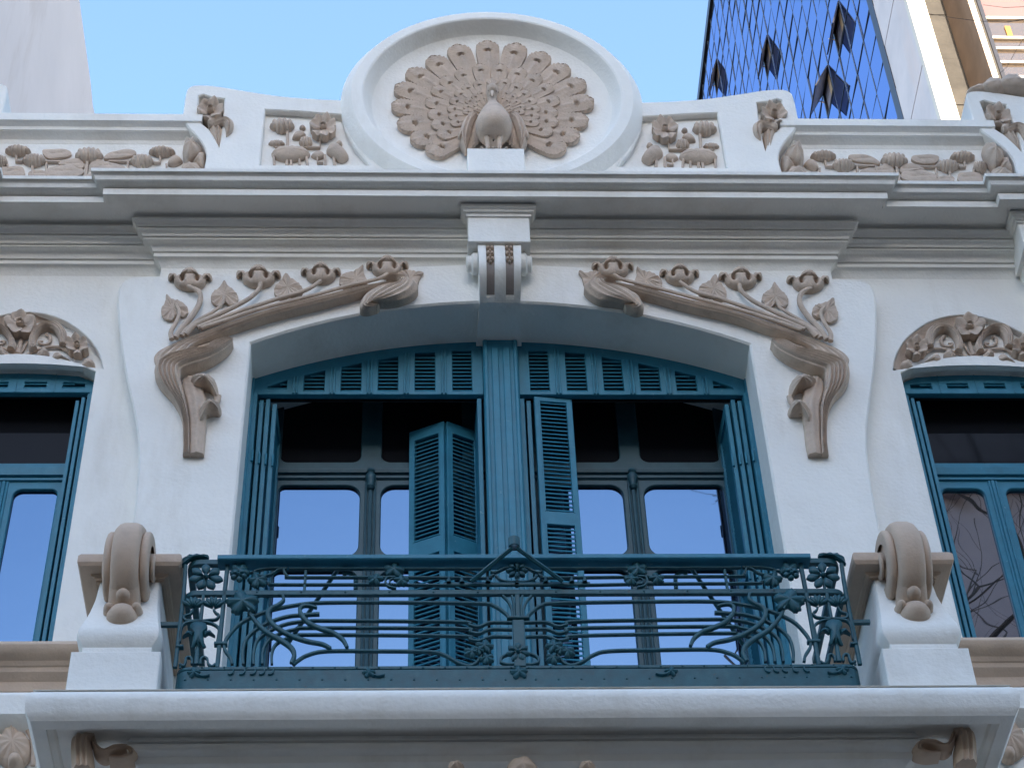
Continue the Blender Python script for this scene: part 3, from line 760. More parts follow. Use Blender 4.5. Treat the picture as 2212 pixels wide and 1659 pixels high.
# ------------------------------------------------------------------ pedestals with scrolls at the balcony corners
def pedestal(sg):
    cx = sg * 2.185; side = 'left' if sg < 0 else 'right'
    hb = 0.235
    b = MB()
    # stepped base
    b.bbox(cx - 0.238, cx + 0.238, -1.14, -0.02, -3.91, -3.595, 0.006)
    b.bbox(cx - 0.185, cx + 0.185, -1.125, -0.05, -3.60, -3.555, 0.006)
    # swelling body, drawn in to a narrow neck
    prof_ = [(0.185, -1.115, -3.555), (0.195, -1.122, -3.545), (0.222, -1.14, -3.50), (0.226, -1.142, -3.46), (0.222, -1.135, -3.42), (0.205, -1.10, -3.34), (0.190, -1.06, -3.24), (0.178, -1.02, -3.12), (0.172, -1.0, -3.0), (0.175, -0.995, -2.94)]
    rows = []
    for hw, y, z in prof_:
        rows.append([(cx - hw, -0.05, z), (cx - hw, y + 0.03, z), (cx - hw + 0.012, y + 0.006, z), (cx - hw + 0.03, y, z), (cx + hw - 0.03, y, z), (cx + hw - 0.012, y + 0.006, z), (cx + hw, y + 0.03, z), (cx + hw, -0.05, z)])
    b.grid(rows)
    pd = obj('pedestal', b, M['white'], BLD, 'white swelling balcony corner pedestal on the %s' % side, sharp=30)
    # cap slab running back to the wall, with stepped underside
    b = MB()
    hw = 0.288
    b.sweep([(cx - hw, 0.0), (cx - hw, -1.10), (cx + hw, -1.10), (cx + hw, 0.0)], [(-0.10, -3.0), (-0.10, -2.985), (-0.075, -2.98), (-0.07, -2.965), (-0.03, -2.96), (-0.012, -2.955), (0.0, -2.935), (0.0, -2.89), (-0.012, -2.868), (-0.03, -2.86), (-0.28, -2.85)], close_ends=False)
    b.box(cx - hw + .09, cx + hw - .09, -1.02, 0.0, -2.99, -2.87)
    obj('cap', b, M['sand'], pd, sharp=30)
    # the scroll: a rolled band over the cap, hanging down in front
    b = MB(); cy0, cz0 = -1.06, -2.955
    def wheel(x0, x1, r, rim, a0=0, a1=2 * math.pi, n=36):
        rows = []
        for x_, rr in ((x0, r * 0.62), (x0, r - rim), (x0 + (x1 - x0) * 0.12, r - rim * 0.35), (x0 + (x1 - x0) * 0.3, r), (x0 + (x1 - x0) * 0.7, r), (x0 + (x1 - x0) * 0.88, r - rim * 0.35), (x1, r - rim), (x1, r * 0.62)):
            rows.append([(x_, cy0 + rr * math.cos(a) * 0.92, cz0 + rr * 1.08 * math.sin(a)) for a in np.linspace(a0, a1, n, endpoint=False)])
        b.grid(rows, cu=True)
    wheel(cx - 0.076, cx + 0.076, 0.256, 0.03)
    wheel(cx - 0.124, cx - 0.074, 0.205, 0.022)
    wheel(cx + 0.074, cx + 0.124, 0.205, 0.022)
    wheel(cx - 0.146, cx - 0.122, 0.075, 0.018); wheel(cx + 0.122, cx + 0.146, 0.075, 0.018)
    for s_ in (-1, 1):                                            # side discs
        ring = [(cx + s_ * 0.104, cy0 + 0.14 * math.cos(a), cz0 + 0.15 * math.sin(a)) for a in np.linspace(0, 2 * math.pi, 24, endpoint=False)]
        b.cap(ring)
    # tail with a bud
    def tail(hw_fn, y_fn, z0, z1, n=16):
        rows = []
        for i in range(n + 1):
            q = i / n; z = z0 + (z1 - z0) * q; hw_ = hw_fn(q); y = y_fn(q)
            rows.append([(cx + hw_ * math.cos(a), y + 0.10 + (-0.10) * max(0, math.sin(a)) ** 0.6 if 0 <= a <= math.pi else y + .1, z) for a in np.linspace(0, math.pi, 13)])
        b.grid(rows); b.cap(rows[-1])
    tail(lambda q: 0.074 + 0.018 * q, lambda q: -1.290 + 0.20 * q - 0.04 * math.sin(q * 3.14), cz0 + 0.03, -3.30)
    o = [(cx + 0.092 * math.cos(a), -3.33 + 0.085 * math.sin(a)) for a in np.linspace(0, 2 * math.pi, 20, endpoint=False)]
    b.dome(o, -1.03, 0.15, 6)
    for s_ in (-1, 1):
        o = [(cx + s_ * 0.075 + 0.034 * math.cos(a), -3.285 + 0.04 * math.sin(a)) for a in np.linspace(0, 2 * math.pi, 14, endpoint=False)]
        b.dome(o, -1.05, 0.11, 5)
    o = [(cx + 0.046 * math.cos(a), -3.215 + 0.046 * math.sin(a)) for a in np.linspace(0, 2 * math.pi, 14, endpoint=False)]
    b.dome(o, -1.10, 0.09, 5)
    obj('scroll', b, M['sand'], pd, 'rolled sand coloured scroll over the pedestal cap', sharp=50)
for sg in (-1, 1): pedestal(sg)

# ------------------------------------------------------------------ wrought iron railing
RC = -0.02                                                     # its centre line
RAIL = thing('balcony_railing', 'teal wrought iron art nouveau railing along the balcony edge', 'railing', (RC, YR, -3.905))
I1 = ZI; I2 = ZI.mir(RC)
IRN = M['iron']; PX = ZI.px()
def ibar(F_, pts, w=16, name='bar', d=(0.0, 0.022), taper=None, n=6, par=None):
    p = cat([F_(*q) for q in pts], n) if len(pts) > 2 else [F_(*q) for q in pts]
    b = MB(); b.bar(p, w * PX, YR + d[0], YR + d[1], taper); return obj(name, b, IRN, par or RAIL, sharp=50)
def polar(F_, cx, cy, fn, n=40, rot=0.0, asp=1.0):
    """closed outline in crop pixels; the crop is foreshortened upright, so heights shrink by asp"""
    return [F_(cx + fn(a) * math.cos(a + rot), cy - asp * fn(a) * math.sin(a + rot)) for a in np.linspace(0, 2 * math.pi, n, endpoint=False)]
ASP = 0.74
def vine_leaf(F_, cx, cy, s, rot=90, par=None, h=0.018, y=-0.012, name='leaf', m=None):
    r = math.radians(rot)
    fn = lambda a: s * (0.66 + 0.27 * abs(math.cos(2.5 * a)) ** 0.7 + 0.05 * math.cos(20 * a) + 0.03 * math.sin(7 * a)) * (0.75 if abs(a - math.pi) < 0.35 else 1)
    b = MB(); o = polar(F_, cx, cy, fn, 60, r, ASP)
    c = F_(cx, cy)
    b.dome(o, YR + y + 0.01, h, 5, 0.6, ctr=c, rib=5, ribd=0.5, edge=0.35, skirt=0.012)
    return obj(name, b, m or IRN, par or RAIL, sharp=60)
def daisy(F_, cx, cy, s, k=7, rot=90, par=None, y=-0.008, inner=0.16, wid=0.30, asp=ASP, h=0.016):
    fl = None
    b = MB(); o = polar(F_, cx, cy, lambda a: s * inner, 14, 0, asp); b.dome(o, YR + y + .005, h * 1.5, 4)
    fl = obj('flower', b, IRN, par or RAIL)
    for i in range(k):
        a0 = math.radians(rot) + 2 * math.pi * i / k; pts = []
        for t in np.linspace(0, 1, 9): pts.append((0.14 + 0.86 * t, wid * math.sin(math.pi * t ** 1.4) ** 0.9))
        ol = pts + [(p, -q) for p, q in pts[::-1][1:-1]]
        o = [F_(cx + s * (p * math.cos(a0) - q * math.sin(a0)), cy - asp * s * (p * math.sin(a0) + q * math.cos(a0))) for p, q in ol]
        b = MB(); b.dome(o, YR + y + .008, h, 4, 0.6, edge=0.4, skirt=0.01)
        obj('petal', b, IRN, fl)
    return fl
def palmette(F_, cx, cy, s, par=None, k=5, spread=70):
    b = MB()
    for i in range(k):
        a0 = math.radians(90 + (i - (k - 1) / 2) * spread / (k - 1) * 1.3); pts = []
        for t in np.linspace(0, 1, 7): pts.append((0.1 + 0.9 * t, 0.15 * math.sin(math.pi * t ** 1.6) ** 0.8))
        ol = pts + [(p, -q) for p, q in pts[::-1][1:-1]]
        o = [F_(cx + s * (p * math.cos(a0) - q * math.sin(a0)), cy - ASP * s * (p * math.sin(a0) + q * math.cos(a0))) for p, q in ol]
        b.dome(o, YR + 0.004 - 0.003 * (k // 2 - abs(i - k // 2)), 0.014, 4, 0.6, skirt=0.012)
    return obj('palmette', b, IRN, par or RAIL)

xL = I1(98, 500)[0]; xR = I2(98, 500)[0]
zT = I1(1000, 300)[1]; zM = I1(1000, 471)[1]; zB = I1(1000, 932)[1]
def hoop(z, hgt, thick, name, r=0.07, y_in=-0.12):
    """flat rail running along the front with rounded corners and returns to the wall"""
    pts = [(xL, y_in)] + [(xL + r - r * math.cos(a), YR + r - r * math.sin(a)) for a in np.linspace(0, math.pi / 2, 6)] + [(xR - r + r * math.sin(a), YR + r - r * math.cos(a)) for a in np.linspace(0, math.pi / 2, 6)] + [(xR, y_in)]
    b = MB(); b.sweep(pts, [(-thick, z - hgt / 2), (-0.002, z - hgt / 2), (0.0, z - hgt / 2 + 0.003), (0.0, z + hgt / 2 - 0.003), (-0.002, z + hgt / 2), (-thick, z + hgt / 2), (-thick, z - hgt / 2)])
    return obj(name, b, IRN, RAIL, sharp=30)
hoop(zT + 0.020, 0.036, 0.035, 'top_rail')
hoop(zM, 0.034, 0.026, 'middle_rail')
hoop(zB, 0.020, 0.040, 'bottom_rail')
pl_ = hoop((zB - 3.905) / 2 - 0.006, zB + 3.905 - 0.016, 0.012, 'plinth_plate')
# wooden-topped hand rail over the middle
xa, xb = I1(315, 250)[0], I2(318, 250)[0]
b = MB(); zh = I1.at(YR - 0.045)(1000, 252)[1]; b.bar([(xa, zh), (xb, zh)], 0.036, YR - 0.045, YR + 0.055); obj('handrail', b, M['teal'], RAIL)
for F_, sgn in ((I1, -1), (I2, 1)):
    xs = xL if sgn < 0 else xR
    b = MB(); b.box(min(xs, xs + sgn * .12), max(xs, xs + sgn * .12), YR + .06, YR + .085, I1(0, 620)[1] - .012, I1(0, 620)[1] + .012); obj('wall_tie', b, IRN, RAIL)
    ibar(F_, [(112, 300), (100, 480), (48, 925)], 24, 'corner_post')
    ibar(F_, [(370, 300), (350, 480), (306, 925)], 26, 'post')
    ibar(F_, [(288, 782), (368, 782)], 22, 'post_collar', d=(-0.006, 0.028))
    ibar(F_, [(55, 800), (100, 800)], 16, 'post_collar', d=(-0.006, 0.028))
    # corner leaf on the top rail
    b = MB(); o = [F_(*p) for p in catc([(85, 305), (95, 262), (130, 240), (190, 236), (248, 240), (250, 256), (190, 262), (140, 272), (112, 296)], 4)]
    b.dome(o, YR + 0.01, 0.028, 4, rib=9, ribd=0.4, skirt=0.015); obj('corner_leaf', b, IRN, RAIL)
    # corner panel: star flower, palmettes, bell flower, hooks
    daisy(F_, 238, 380, 108, 7, 90, wid=0.26)
    ibar(F_, [(236, 390), (228, 470)], 14, 'stem')
    for x0, k in ((160, -1), (285, 1)):
        palmette(F_, x0, 572, 98, k=6)
    ibar(F_, [(158, 572), (140, 600), (105, 612), (110, 636), (160, 640), (200, 640)], 13, 'scroll_bar')
    ibar(F_, [(285, 572), (298, 592), (316, 606), (300, 630), (250, 636), (215, 640)], 13, 'scroll_bar')
    ibar(F_, [(222, 480), (205, 640), (186, 800), (178, 905)], 20, 'stem', taper=[1, 1, 1, 1.6])
    ibar(F_, [(78, 770), (85, 690), (110, 655), (170, 645), (250, 650), (300, 670), (316, 700), (304, 780)], 14, 'scroll_bar')
    b = MB()
    for ol in ([(196, 655), (235, 660), (247, 690), (225, 720), (228, 780), (238, 800), (215, 808), (205, 790), (192, 812), (180, 790), (165, 808), (145, 806), (155, 780), (160, 720), (140, 690), (150, 660)],
               [(225, 720), (260, 708), (292, 735), (288, 742), (255, 728), (230, 742)], [(160, 720), (128, 712), (96, 742), (100, 748), (132, 734), (158, 744)]):
        b.dome([F_(*p) for p in catc(ol, 3)], YR + 0.0, 0.026, 4, rib=5, ribd=0.3, skirt=0.014)
    obj('bell_flower', b, IRN, RAIL)
    for hk in ([(75, 905), (100, 915), (112, 890), (116, 868), (138, 862), (152, 880), (150, 905)], [(205, 905), (205, 880), (222, 862), (245, 872), (250, 900), (272, 918), (296, 905)]):
        ibar(F_, hk, 14, 'hook')
    # upper field
    ibar(F_, [(745, 322), (1980, 322)], 11, 'bar'); ibar(F_, [(848, 335), (838, 470)], 16, 'bar')
    ibar(F_, [(712, 325), (722, 350), (738, 368), (770, 374), (1330, 374), (1930, 378), (1975, 372), (2000, 358)], 13, 'scroll_bar')
    ibar(F_, [(735, 322), (680, 328), (640, 355), (590, 366), (548, 360), (530, 345), (548, 332), (610, 322), (690, 320), (735, 318)], 11, 'loop')
    ibar(F_, [(600, 400), (630, 412), (680, 418), (1300, 418), (1760, 424)], 13, 'bar')
    vine_leaf(F_, 445, 345, 68, 60); daisy(F_, 440, 385, 52, 5, 60, inner=0.22, wid=0.36, y=-0.03)
    vine_leaf(F_, 555, 400, 66, 250); ibar(F_, [(480, 375), (510, 345), (548, 348)], 8, 'tendril')
    vine_leaf(F_, 1388, 338, 66, 80); vine_leaf(F_, 1275, 396, 52, 150); vine_leaf(F_, 1432, 402, 52, 20)
    ibar(F_, [(1390, 380), (1345, 385), (1335, 410), (1355, 438), (1400, 450)], 12, 'tendril', d=(-0.012, 0.01))
    ibar(F_, [(1400, 400), (1380, 392), (1360, 408), (1372, 430)], 8, 'tendril', d=(-0.012, 0.006))
    # centre loops
    ibar(F_, [(2140, 318), (2070, 318), (2030, 335), (2000, 345), (1978, 340)], 13, 'loop'); ibar(F_, [(2010, 365), (2040, 390), (2085, 402), (2145, 402)], 13, 'loop')
    ibar(F_, [(1690, 428), (2150, 428)], 30, 'bracket_plate', d=(-0.014, 0.0))
    for bx in (1722, 1802, 1962):
        b = MB(); p = F_(bx, 418); b.lathe_z(p[0], YR - 0.02, [(0.014, p[1] - 0.01), (0.014, p[1] + 0.004), (0.008, p[1] + 0.006), (0.007, p[1] + 0.03), (0.001, p[1] + 0.032)], 8); obj('bolt', b, IRN, RAIL)
    # lower field: the whiplash bars
    ibar(F_, [(398, 905), (388, 868), (352, 815), (352, 775), (380, 725), (440, 660), (530, 612), (640, 573), (800, 541), (950, 528), (1300, 526), (1900, 532), (2000, 548), (2065, 590), (2095, 622)], 18)
    ibar(F_, [(466, 905), (462, 830), (485, 750), (555, 685), (640, 642), (740, 612), (850, 602), (932, 597)], 18, taper=[1, 1, 1, 1, 1.4])
    ibar(F_, [(528, 905), (530, 830), (555, 755), (640, 694), (740, 656), (860, 641), (1000, 638), (1780, 645), (1850, 665), (1905, 676), (1955, 655), (2000, 648), (2110, 650)], 16)
    ibar(F_, [(582, 905), (585, 830), (612, 770), (680, 722), (780, 692), (900, 682), (1780, 686), (1850, 706), (1905, 717), (1955, 697), (2000, 690), (2110, 692)], 16)
    ibar(F_, [(640, 905), (640, 840), (662, 787), (720, 752), (800, 730), (900, 724), (1780, 732), (1850, 752), (1905, 762), (1955, 744), (2000, 735), (2110, 737)], 16)
    ibar(F_, [(682, 490), (708, 498), (712, 525), (680, 552), (635, 575), (617, 612), (650, 672), (740, 732), (850, 772), (950, 792), (1000, 818)], 22, 'whiplash_bar', d=(-0.016, 0.008), taper=[0.6, 0.9, 1.3, 1.2, 0.9])
    ibar(F_, [(916, 570), (880, 560), (835, 558), (812, 580), (828, 622), (880, 670), (950, 700), (1020, 725), (1075, 765), (1102, 812)], 22, 'whiplash_bar', d=(-0.016, 0.008), taper=[0.6, 0.9, 1.3, 1.2, 0.9])
    ibar(F_, [(500, 590), (535, 645), (605, 715), (700, 770), (760, 815), (778, 860), (760, 908)], 24, 'whiplash_bar', d=(-0.016, 0.008), taper=[0.6, 1, 1.3, 1.2, 0.9])
    ibar(F_, [(770, 908), (800, 882), (860, 848), (980, 824), (1300, 824), (1600, 828), (1700, 850), (1780, 895), (1845, 914), (1890, 895), (1925, 850)], 18)
    vine_leaf(F_, 462, 545, 108, 100, h=0.03, y=-0.02); ibar(F_, [(480, 560), (505, 600)], 12, 'tendril', d=(-0.03, 0))
    vine_leaf(F_, 1940, 805, 60, 80); vine_leaf(F_, 1862, 840, 52, 140); vine_leaf(F_, 1955, 878, 50, 330); vine_leaf(F_, 1905, 830, 40, 60)
    # centre stem fan
    ibar(F_, [(2052, 486), (2085, 520), (2108, 570), (2112, 620)], 13, 'fan_bar'); ibar(F_, [(2108, 486), (2120, 540), (2124, 620)], 13, 'fan_bar')
    ibar(F_, [(2150, 905), (2080, 905), (2042, 890), (2050, 860), (2100, 838), (2130, 825)], 15, 'loop')
    # small hooks and leaf knots on the plinth, rivets on the rails
    for bx in (395, 465, 530, 585, 640):
        ibar(F_, [(bx + 10, 945), (bx + 8, 965), (bx - 8, 976), (bx - 22, 974)], 8, 'hook', d=(-0.012, 0.0))
    for bx in (165, 1235):
        vine_leaf(F_, bx, 968, 44, 100, y=-0.012, name='leaf_knot'); ibar(F_, [(bx + 20, 980), (bx + 60, 988), (bx + 95, 980)], 9, 'tendril', d=(-0.016, -0.002))
    src = None
    for bx, by in [(x, 470) for x in range(550, 2120, 270)] + [(x, 931) for x in range(80, 2120, 135)] + [(x, 1005) for x in range(110, 2120, 140)]:
        p = F_(bx, by)
        if src is None:
            b = MB(); b.dome([(p[0] + 0.007 * math.cos(a), p[1] + 0.007 * math.sin(a)) for a in np.linspace(0, 2 * math.pi, 8, endpoint=False)], YR + 0.001, 0.006, 3); src = obj('rivet', b, IRN, RAIL)
        else: copy_to(src, (p[0], WPOS[src].y, p[1]), RAIL)
    # stay bar behind
    p0 = F_.at(YR + 0.12)(1075, 330); p1 = F_.at(YR + 0.12)(715, 655)
    b = MB(); b.tube([(p0[0], YR + 0.06, p0[1]), (p1[0], YR + 0.34, p1[1])], 0.013, 8); obj('stay', b, IRN, RAIL)
    b = MB(); b.tube([(F_(*p)[0], YR + .05, F_(*p)[1]) for p in cat([(1075, 330), (1100, 320), (1130, 326), (1150, 352), (1152, 420)], 4)], 0.012, 8); obj('stay', b, IRN, RAIL)
daisy(I1, 2140, 340, 68, 8, 90, wid=0.24); daisy(I1, 2146, 838, 78, 7, 90, wid=0.24)
vine_leaf(I1, 2152, 965, 58, 100, y=-0.014, name='leaf_knot')
ibar(I1, [(2140, 350), (2140, 430)], 20, 'stem'); 
xm = RC
b = MB(); b.bbox(xm - 37 * PX, xm + 37 * PX, YR - 0.006, YR + 0.02, zB, I1(2140, 640)[1], 0.004); obj('centre_post', b, IRN, RAIL)
b = MB(); b.bbox(xm - 70 * PX, xm + 70 * PX, YR - 0.014, YR + 0.024, I1(2140, 636)[1], I1(2140, 622)[1], 0.004); obj('centre_collar', b, IRN, RAIL)
b = MB(); b.bbox(xm - 16 * PX, xm + 16 * PX, YR - 0.0, YR + 0.02, I1(2140, 630)[1], I1(2140, 480)[1], 0.004); obj('centre_bar', b, IRN, RAIL)
# flag-pole holder: two struts and a ring standing out in front
FH = MB(); ax, az = I1.at(YR - 0.16)(2117, 200)
ax = RC - 0.015
for s_ in (-1, 1):
    q = I1(1858, 428); xx = RC + s_ * (RC - q[0])
    FH.tube([(xx, YR - 0.03, q[1]), (ax + s_ * 0.012, YR - 0.16, az)], 0.013, 6)
obj('flag_holder', FH, IRN, RAIL, 'triangular flag pole bracket with a ring at its top')
b = MB()
rows = []
for r, dz_ in ((0.026, -0.03), (0.032, -0.03), (0.032, 0.03), (0.026, 0.03)):
    rows.append([(ax + r * math.cos(a), YR - 0.16 + r * math.sin(a), az + 0.035 + dz_) for a in np.linspace(0, 2 * math.pi, 18, endpoint=False)])
b.grid(rows, cu=True, cv=True); obj('flag_ring', b, IRN, RAIL)

# ------------------------------------------------------------------ plaster reliefs
BG = M['beige']
def ell(cx, cy, rx, ry, n=24, rot=0.0):
    r = math.radians(rot)
    return [(cx + rx * math.cos(a) * math.cos(r) - ry * math.sin(a) * math.sin(r), cy + rx * math.cos(a) * math.sin(r) + ry * math.sin(a) * math.cos(r)) for a in np.linspace(0, 2 * math.pi, n, endpoint=False)]
def stem(F_, pts, r, par, y=0.0, name='stem', m=None):
    px = F_.px(); P3 = []
    p2 = cat([F_(*p) for p in pts], 6) if len(pts) > 2 else [F_(*p) for p in pts]
    b = MB(); rr = [q * px for q in r] if hasattr(r, '__len__') else r * px
    b.tube([(p[0], F_.b + y, p[1]) for p in p2], rr, 10, 0.85)
    return obj(name, b, m or BG, par, sharp=60)
def cush(F_, pts, h, par, name='leaf', y=0.0, n=4, smooth=True, m=None, **k):
    o = [F_(*p) for p in (catc(pts, n) if smooth else pts)]
    b = MB(); b.dome(o, F_.b + y, h, 6, **k); return obj(name, b, m or BG, par, sharp=55)

def poppy_cup(F_, cx, cy, s, par):
    """closed cup seen from below with two curled ears and two eyelets"""
    fl = None; px = F_.px()
    o = [F_(cx + s * x, cy + s * y) for x, y in catc([(-0.74, -0.12), (-0.50, -0.27), (-0.2, -0.36), (0.0, -0.40), (0.2, -0.36), (0.50, -0.27), (0.74, -0.12), (0.68, 0.12), (0.44, 0.29), (0.14, 0.37), (-0.14, 0.37), (-0.44, 0.29), (-0.68, 0.12)], 4)]
    c = np.array(F_(cx, cy)); ex = np.array(F_(cx + s, cy)) - c; ez = np.array(F_(cx, cy - s)) - c
    def fn(dx_, dz_):
        u = dx_ / ex[0]; v = dz_ / ez[1]; t = 0
        for sx in (-1, 1): t -= 1.0 * math.exp(-(((u - sx * 0.34) / 0.09) ** 2 + ((v - 0.02) / 0.10) ** 2))
        t += 0.06 * math.sin(26 * u) * max(0, 0.25 - v)
        t -= 0.35 * math.exp(-((v - 0.36) / 0.09) ** 2 - (u / 0.28) ** 2)
        return t
    b = MB(); b.dome(o, F_.b, 0.075, 12, 0.5, ctr=tuple(c), edge=0.35, fn=fn); fl = obj('flower', b, BG, par, sharp=70)
    for sx in (-1, 1):
        ear = [(0.36, 0.02), (0.52, -0.20), (0.74, -0.33), (0.95, -0.33), (1.03, -0.20), (0.96, -0.10), (0.86, -0.15), (0.80, -0.20), (0.70, -0.06), (0.54, 0.10)]
        o = [F_(cx + s * sx * x, cy + s * y) for x, y in catc(ear, 4)]
        b = MB(); b.dome(o, F_.b, 0.062, 5, 0.5, edge=0.45, rib=6, ribd=0.18); obj('petal', b, BG, fl, sharp=60)
    cap = [(-0.46, -0.12), (-0.34, -0.32), (-0.16, -0.45), (0.0, -0.48), (0.16, -0.45), (0.34, -0.32), (0.46, -0.12), (0.24, -0.16), (0.0, -0.13), (-0.24, -0.16)]
    o = [F_(cx + s * x, cy + s * y) for x, y in catc(cap, 5)]
    b = MB(); b.dome(o, F_.b - 0.02, 0.07, 5, 0.5, edge=0.55, rib=12, ribd=0.12, skirt=0.02); obj('petal', b, BG, fl, sharp=60)
    return fl
def heart_leaf(F_, cx, cy, s, rot, par, h=0.03):
    """spade-shaped leaf, rot in degrees of its tip in the picture (90 = up)"""
    base = [(0.62, 0.0), (0.36, 0.16), (0.1, 0.42), (-0.2, 0.52), (-0.46, 0.42), (-0.55, 0.2), (-0.40, 0.03), (-0.40, -0.03), (-0.55, -0.2), (-0.46, -0.42), (-0.2, -0.52), (0.1, -0.42), (0.36, -0.16)]
    r = math.radians(rot)
    o = [F_(cx + s * (x * math.cos(r) - y * math.sin(r)), cy - 0.8 * s * (x * math.sin(r) + y * math.cos(r))) for x, y in catc(base, 4)]
    c = np.array(F_(cx, cy)); k = s * F_.px()
    def fn(u, v):
        uu, vv = u / k, v / k
        return 0.75 * math.hypot(uu, vv) + 0.20 * math.sin(17 * math.atan2(vv, uu)) * min(1, 2.2 * math.hypot(uu, vv)) - 0.35 + 0.15 * math.sin(9 * uu)
    b = MB(); b.dome(o, F_.b, h, 7, 0.5, ctr=tuple(c), edge=0.75, fn=fn); return obj('leaf', b, BG, par, sharp=60)

def lily_relief(F_, side):
    v = (lambda k: 0) if side == 'left' else (lambda k: 3 * math.sin(k * 2.7))
    q = lambda P: [F_(x + v(i), y + v(i + 3)) for i, (x, y) in enumerate(P)]
    b = MB()
    b.ribbon(q([(245, 1222), (247, 1150), (238, 1020), (195, 930), (120, 845), (87, 778), (98, 718), (150, 684), (230, 658), (290, 644), (345, 641), (386, 627), (402, 606), (450, 584), (505, 575), (530, 590)]),
             q([(285, 1222), (285, 1150), (284, 1060), (270, 960), (248, 872), (236, 815), (244, 778), (308, 750), (400, 718), (468, 676), (510, 640), (528, 612), (533, 602), (533, 596)]), YS, 0.105, 84, 48, 6, 0.22, hp=(0.6, 0.65, 0.9, 1.1, 1.2, 1.1, 0.8), power=10, tilt=0.35)
    top = obj('lily_relief', b, BG, BLD, 'beige plaster lily stalk sweeping over the %s shoulder of the arch' % side, sharp=60)
    b = MB()
    b.ribbon(q([(287, 1222), (287, 1150), (286, 1050), (273, 950), (255, 880), (243, 830), (250, 790)]), q([(365, 1222), (372, 1150), (378, 1060), (380, 960), (374, 900), (352, 835), (305, 772)]), YS, 0.085, 40, 18, 2, 0.16, hp=(0.7, 0.8, 1, 0.8, 0.5)); obj('stalk', b, BG, top, sharp=60)
    b = MB()
    b.ribbon(q([(100, 716), (84, 690), (82, 655), (110, 622), (200, 579), (300, 543), (450, 492), (600, 442), (800, 382), (1000, 331), (1200, 282), (1350, 253), (1450, 240), (1500, 240)]),
             q([(165, 684), (215, 660), (262, 645), (278, 628), (300, 608), (335, 588), (430, 556), (550, 520), (750, 458), (1000, 396), (1200, 344), (1350, 297), (1420, 277), (1465, 264)]), YS, 0.074, 90, 42, 4, 0.34, hp=(0.55, 0.6, 0.85, 1, 1, 1, 1, 0.9), power=12, tilt=0.75); obj('leaf_band', b, BG, top, sharp=60)
    b = MB()
    b.ribbon(q([(1450, 238), (1510, 240), (1562, 258), (1584, 292), (1562, 330), (1500, 362), (1420, 376), (1350, 380), (1312, 376), (1325, 388), (1365, 392)]),
             q([(1400, 258), (1445, 262), (1468, 274), (1440, 290), (1380, 293), (1325, 304), (1284, 334), (1256, 380), (1256, 412), (1300, 419), (1352, 404)]), YS, 0.115, 60, 24, 6, 0.10, hp=(0.9, 1, 1, 1, 0.9, 0.7)); obj('leaf_curl', b, BG, top, sharp=60)
    for cap, st in (([(283, 814), (308, 794), (360, 786), (410, 797), (440, 826), (449, 868), (446, 905), (430, 896), (412, 868), (378, 852), (340, 855), (305, 846)], ([(446, 890), (440, 925), (415, 965), (385, 1000)], (20, 17, 14, 10))),
                    ([(328, 1030), (334, 992), (352, 960), (395, 940), (440, 944), (465, 964), (456, 992), (420, 992), (388, 1000), (366, 1022), (352, 1052), (336, 1062)], ([(342, 1040), (340, 1085), (350, 1130)], (16, 13, 8)))):
        cush(F_, [(x + v(x), y + v(y)) for x, y in cap], 0.135, top, 'leaf_curl', rib=12, ribd=0.16, power=0.55, edge=0.18, ctr=F_(378, 838) if cap[0][1] < 900 else F_(408, 982))
        stem(F_, st[0], st[1], top, -0.03)
    cush(F_, [(262, 650), (285, 618), (330, 592), (400, 570), (460, 566), (440, 590), (400, 632), (340, 655)], 0.02, top, 'hollow')
    for pts, r in (([(185, 578), (180, 535), (214, 472), (226, 420), (205, 375)], (17, 14, 12, 11, 9)), ([(205, 570), (245, 510), (302, 442), (342, 372), (342, 312), (302, 288), (272, 278)], (20, 19, 18, 16, 16, 15)),
                   ([(240, 560), (270, 520), (335, 470), (420, 420), (470, 380), (482, 330)], (18, 15, 13, 10, 8)), ([(260, 552), (310, 502), (400, 457), (520, 402), (622, 347), (680, 292), (688, 250)], (20, 18, 16, 15, 14)),
                   ([(330, 512), (450, 464), (600, 408), (800, 343), (950, 297), (1032, 245)], (16, 15, 14, 14, 13)), ([(350, 515), (500, 466), (700, 400), (1000, 325), (1200, 270), (1350, 236), (1412, 205)], (15, 14, 13, 13, 12))):
        stem(F_, [(x + v(i), y + v(i + 1)) for i, (x, y) in enumerate(pts)], r, top, -0.045)
    for cx, cy, s in ((286, 238, 122), (676, 222, 124), (1030, 204, 112), (1408, 168, 118)): poppy_cup(F_, cx + v(cx), cy, s, top)
    for cx, cy, s, r in ((188, 382, 150, 112), (482, 306, 150, 92), (842, 264, 158, 98), (1228, 220, 158, 65), (1540, 215, 138, 30)): heart_leaf(F_, cx + v(cx), cy + v(cy), s, r + 8 * v(cy) / 3, top)
    return top
ZEL = ZE.at(YS - 0.055, YS)
lily_relief(ZEL, 'left'); lily_relief(ZEL.mir(0.012), 'right')

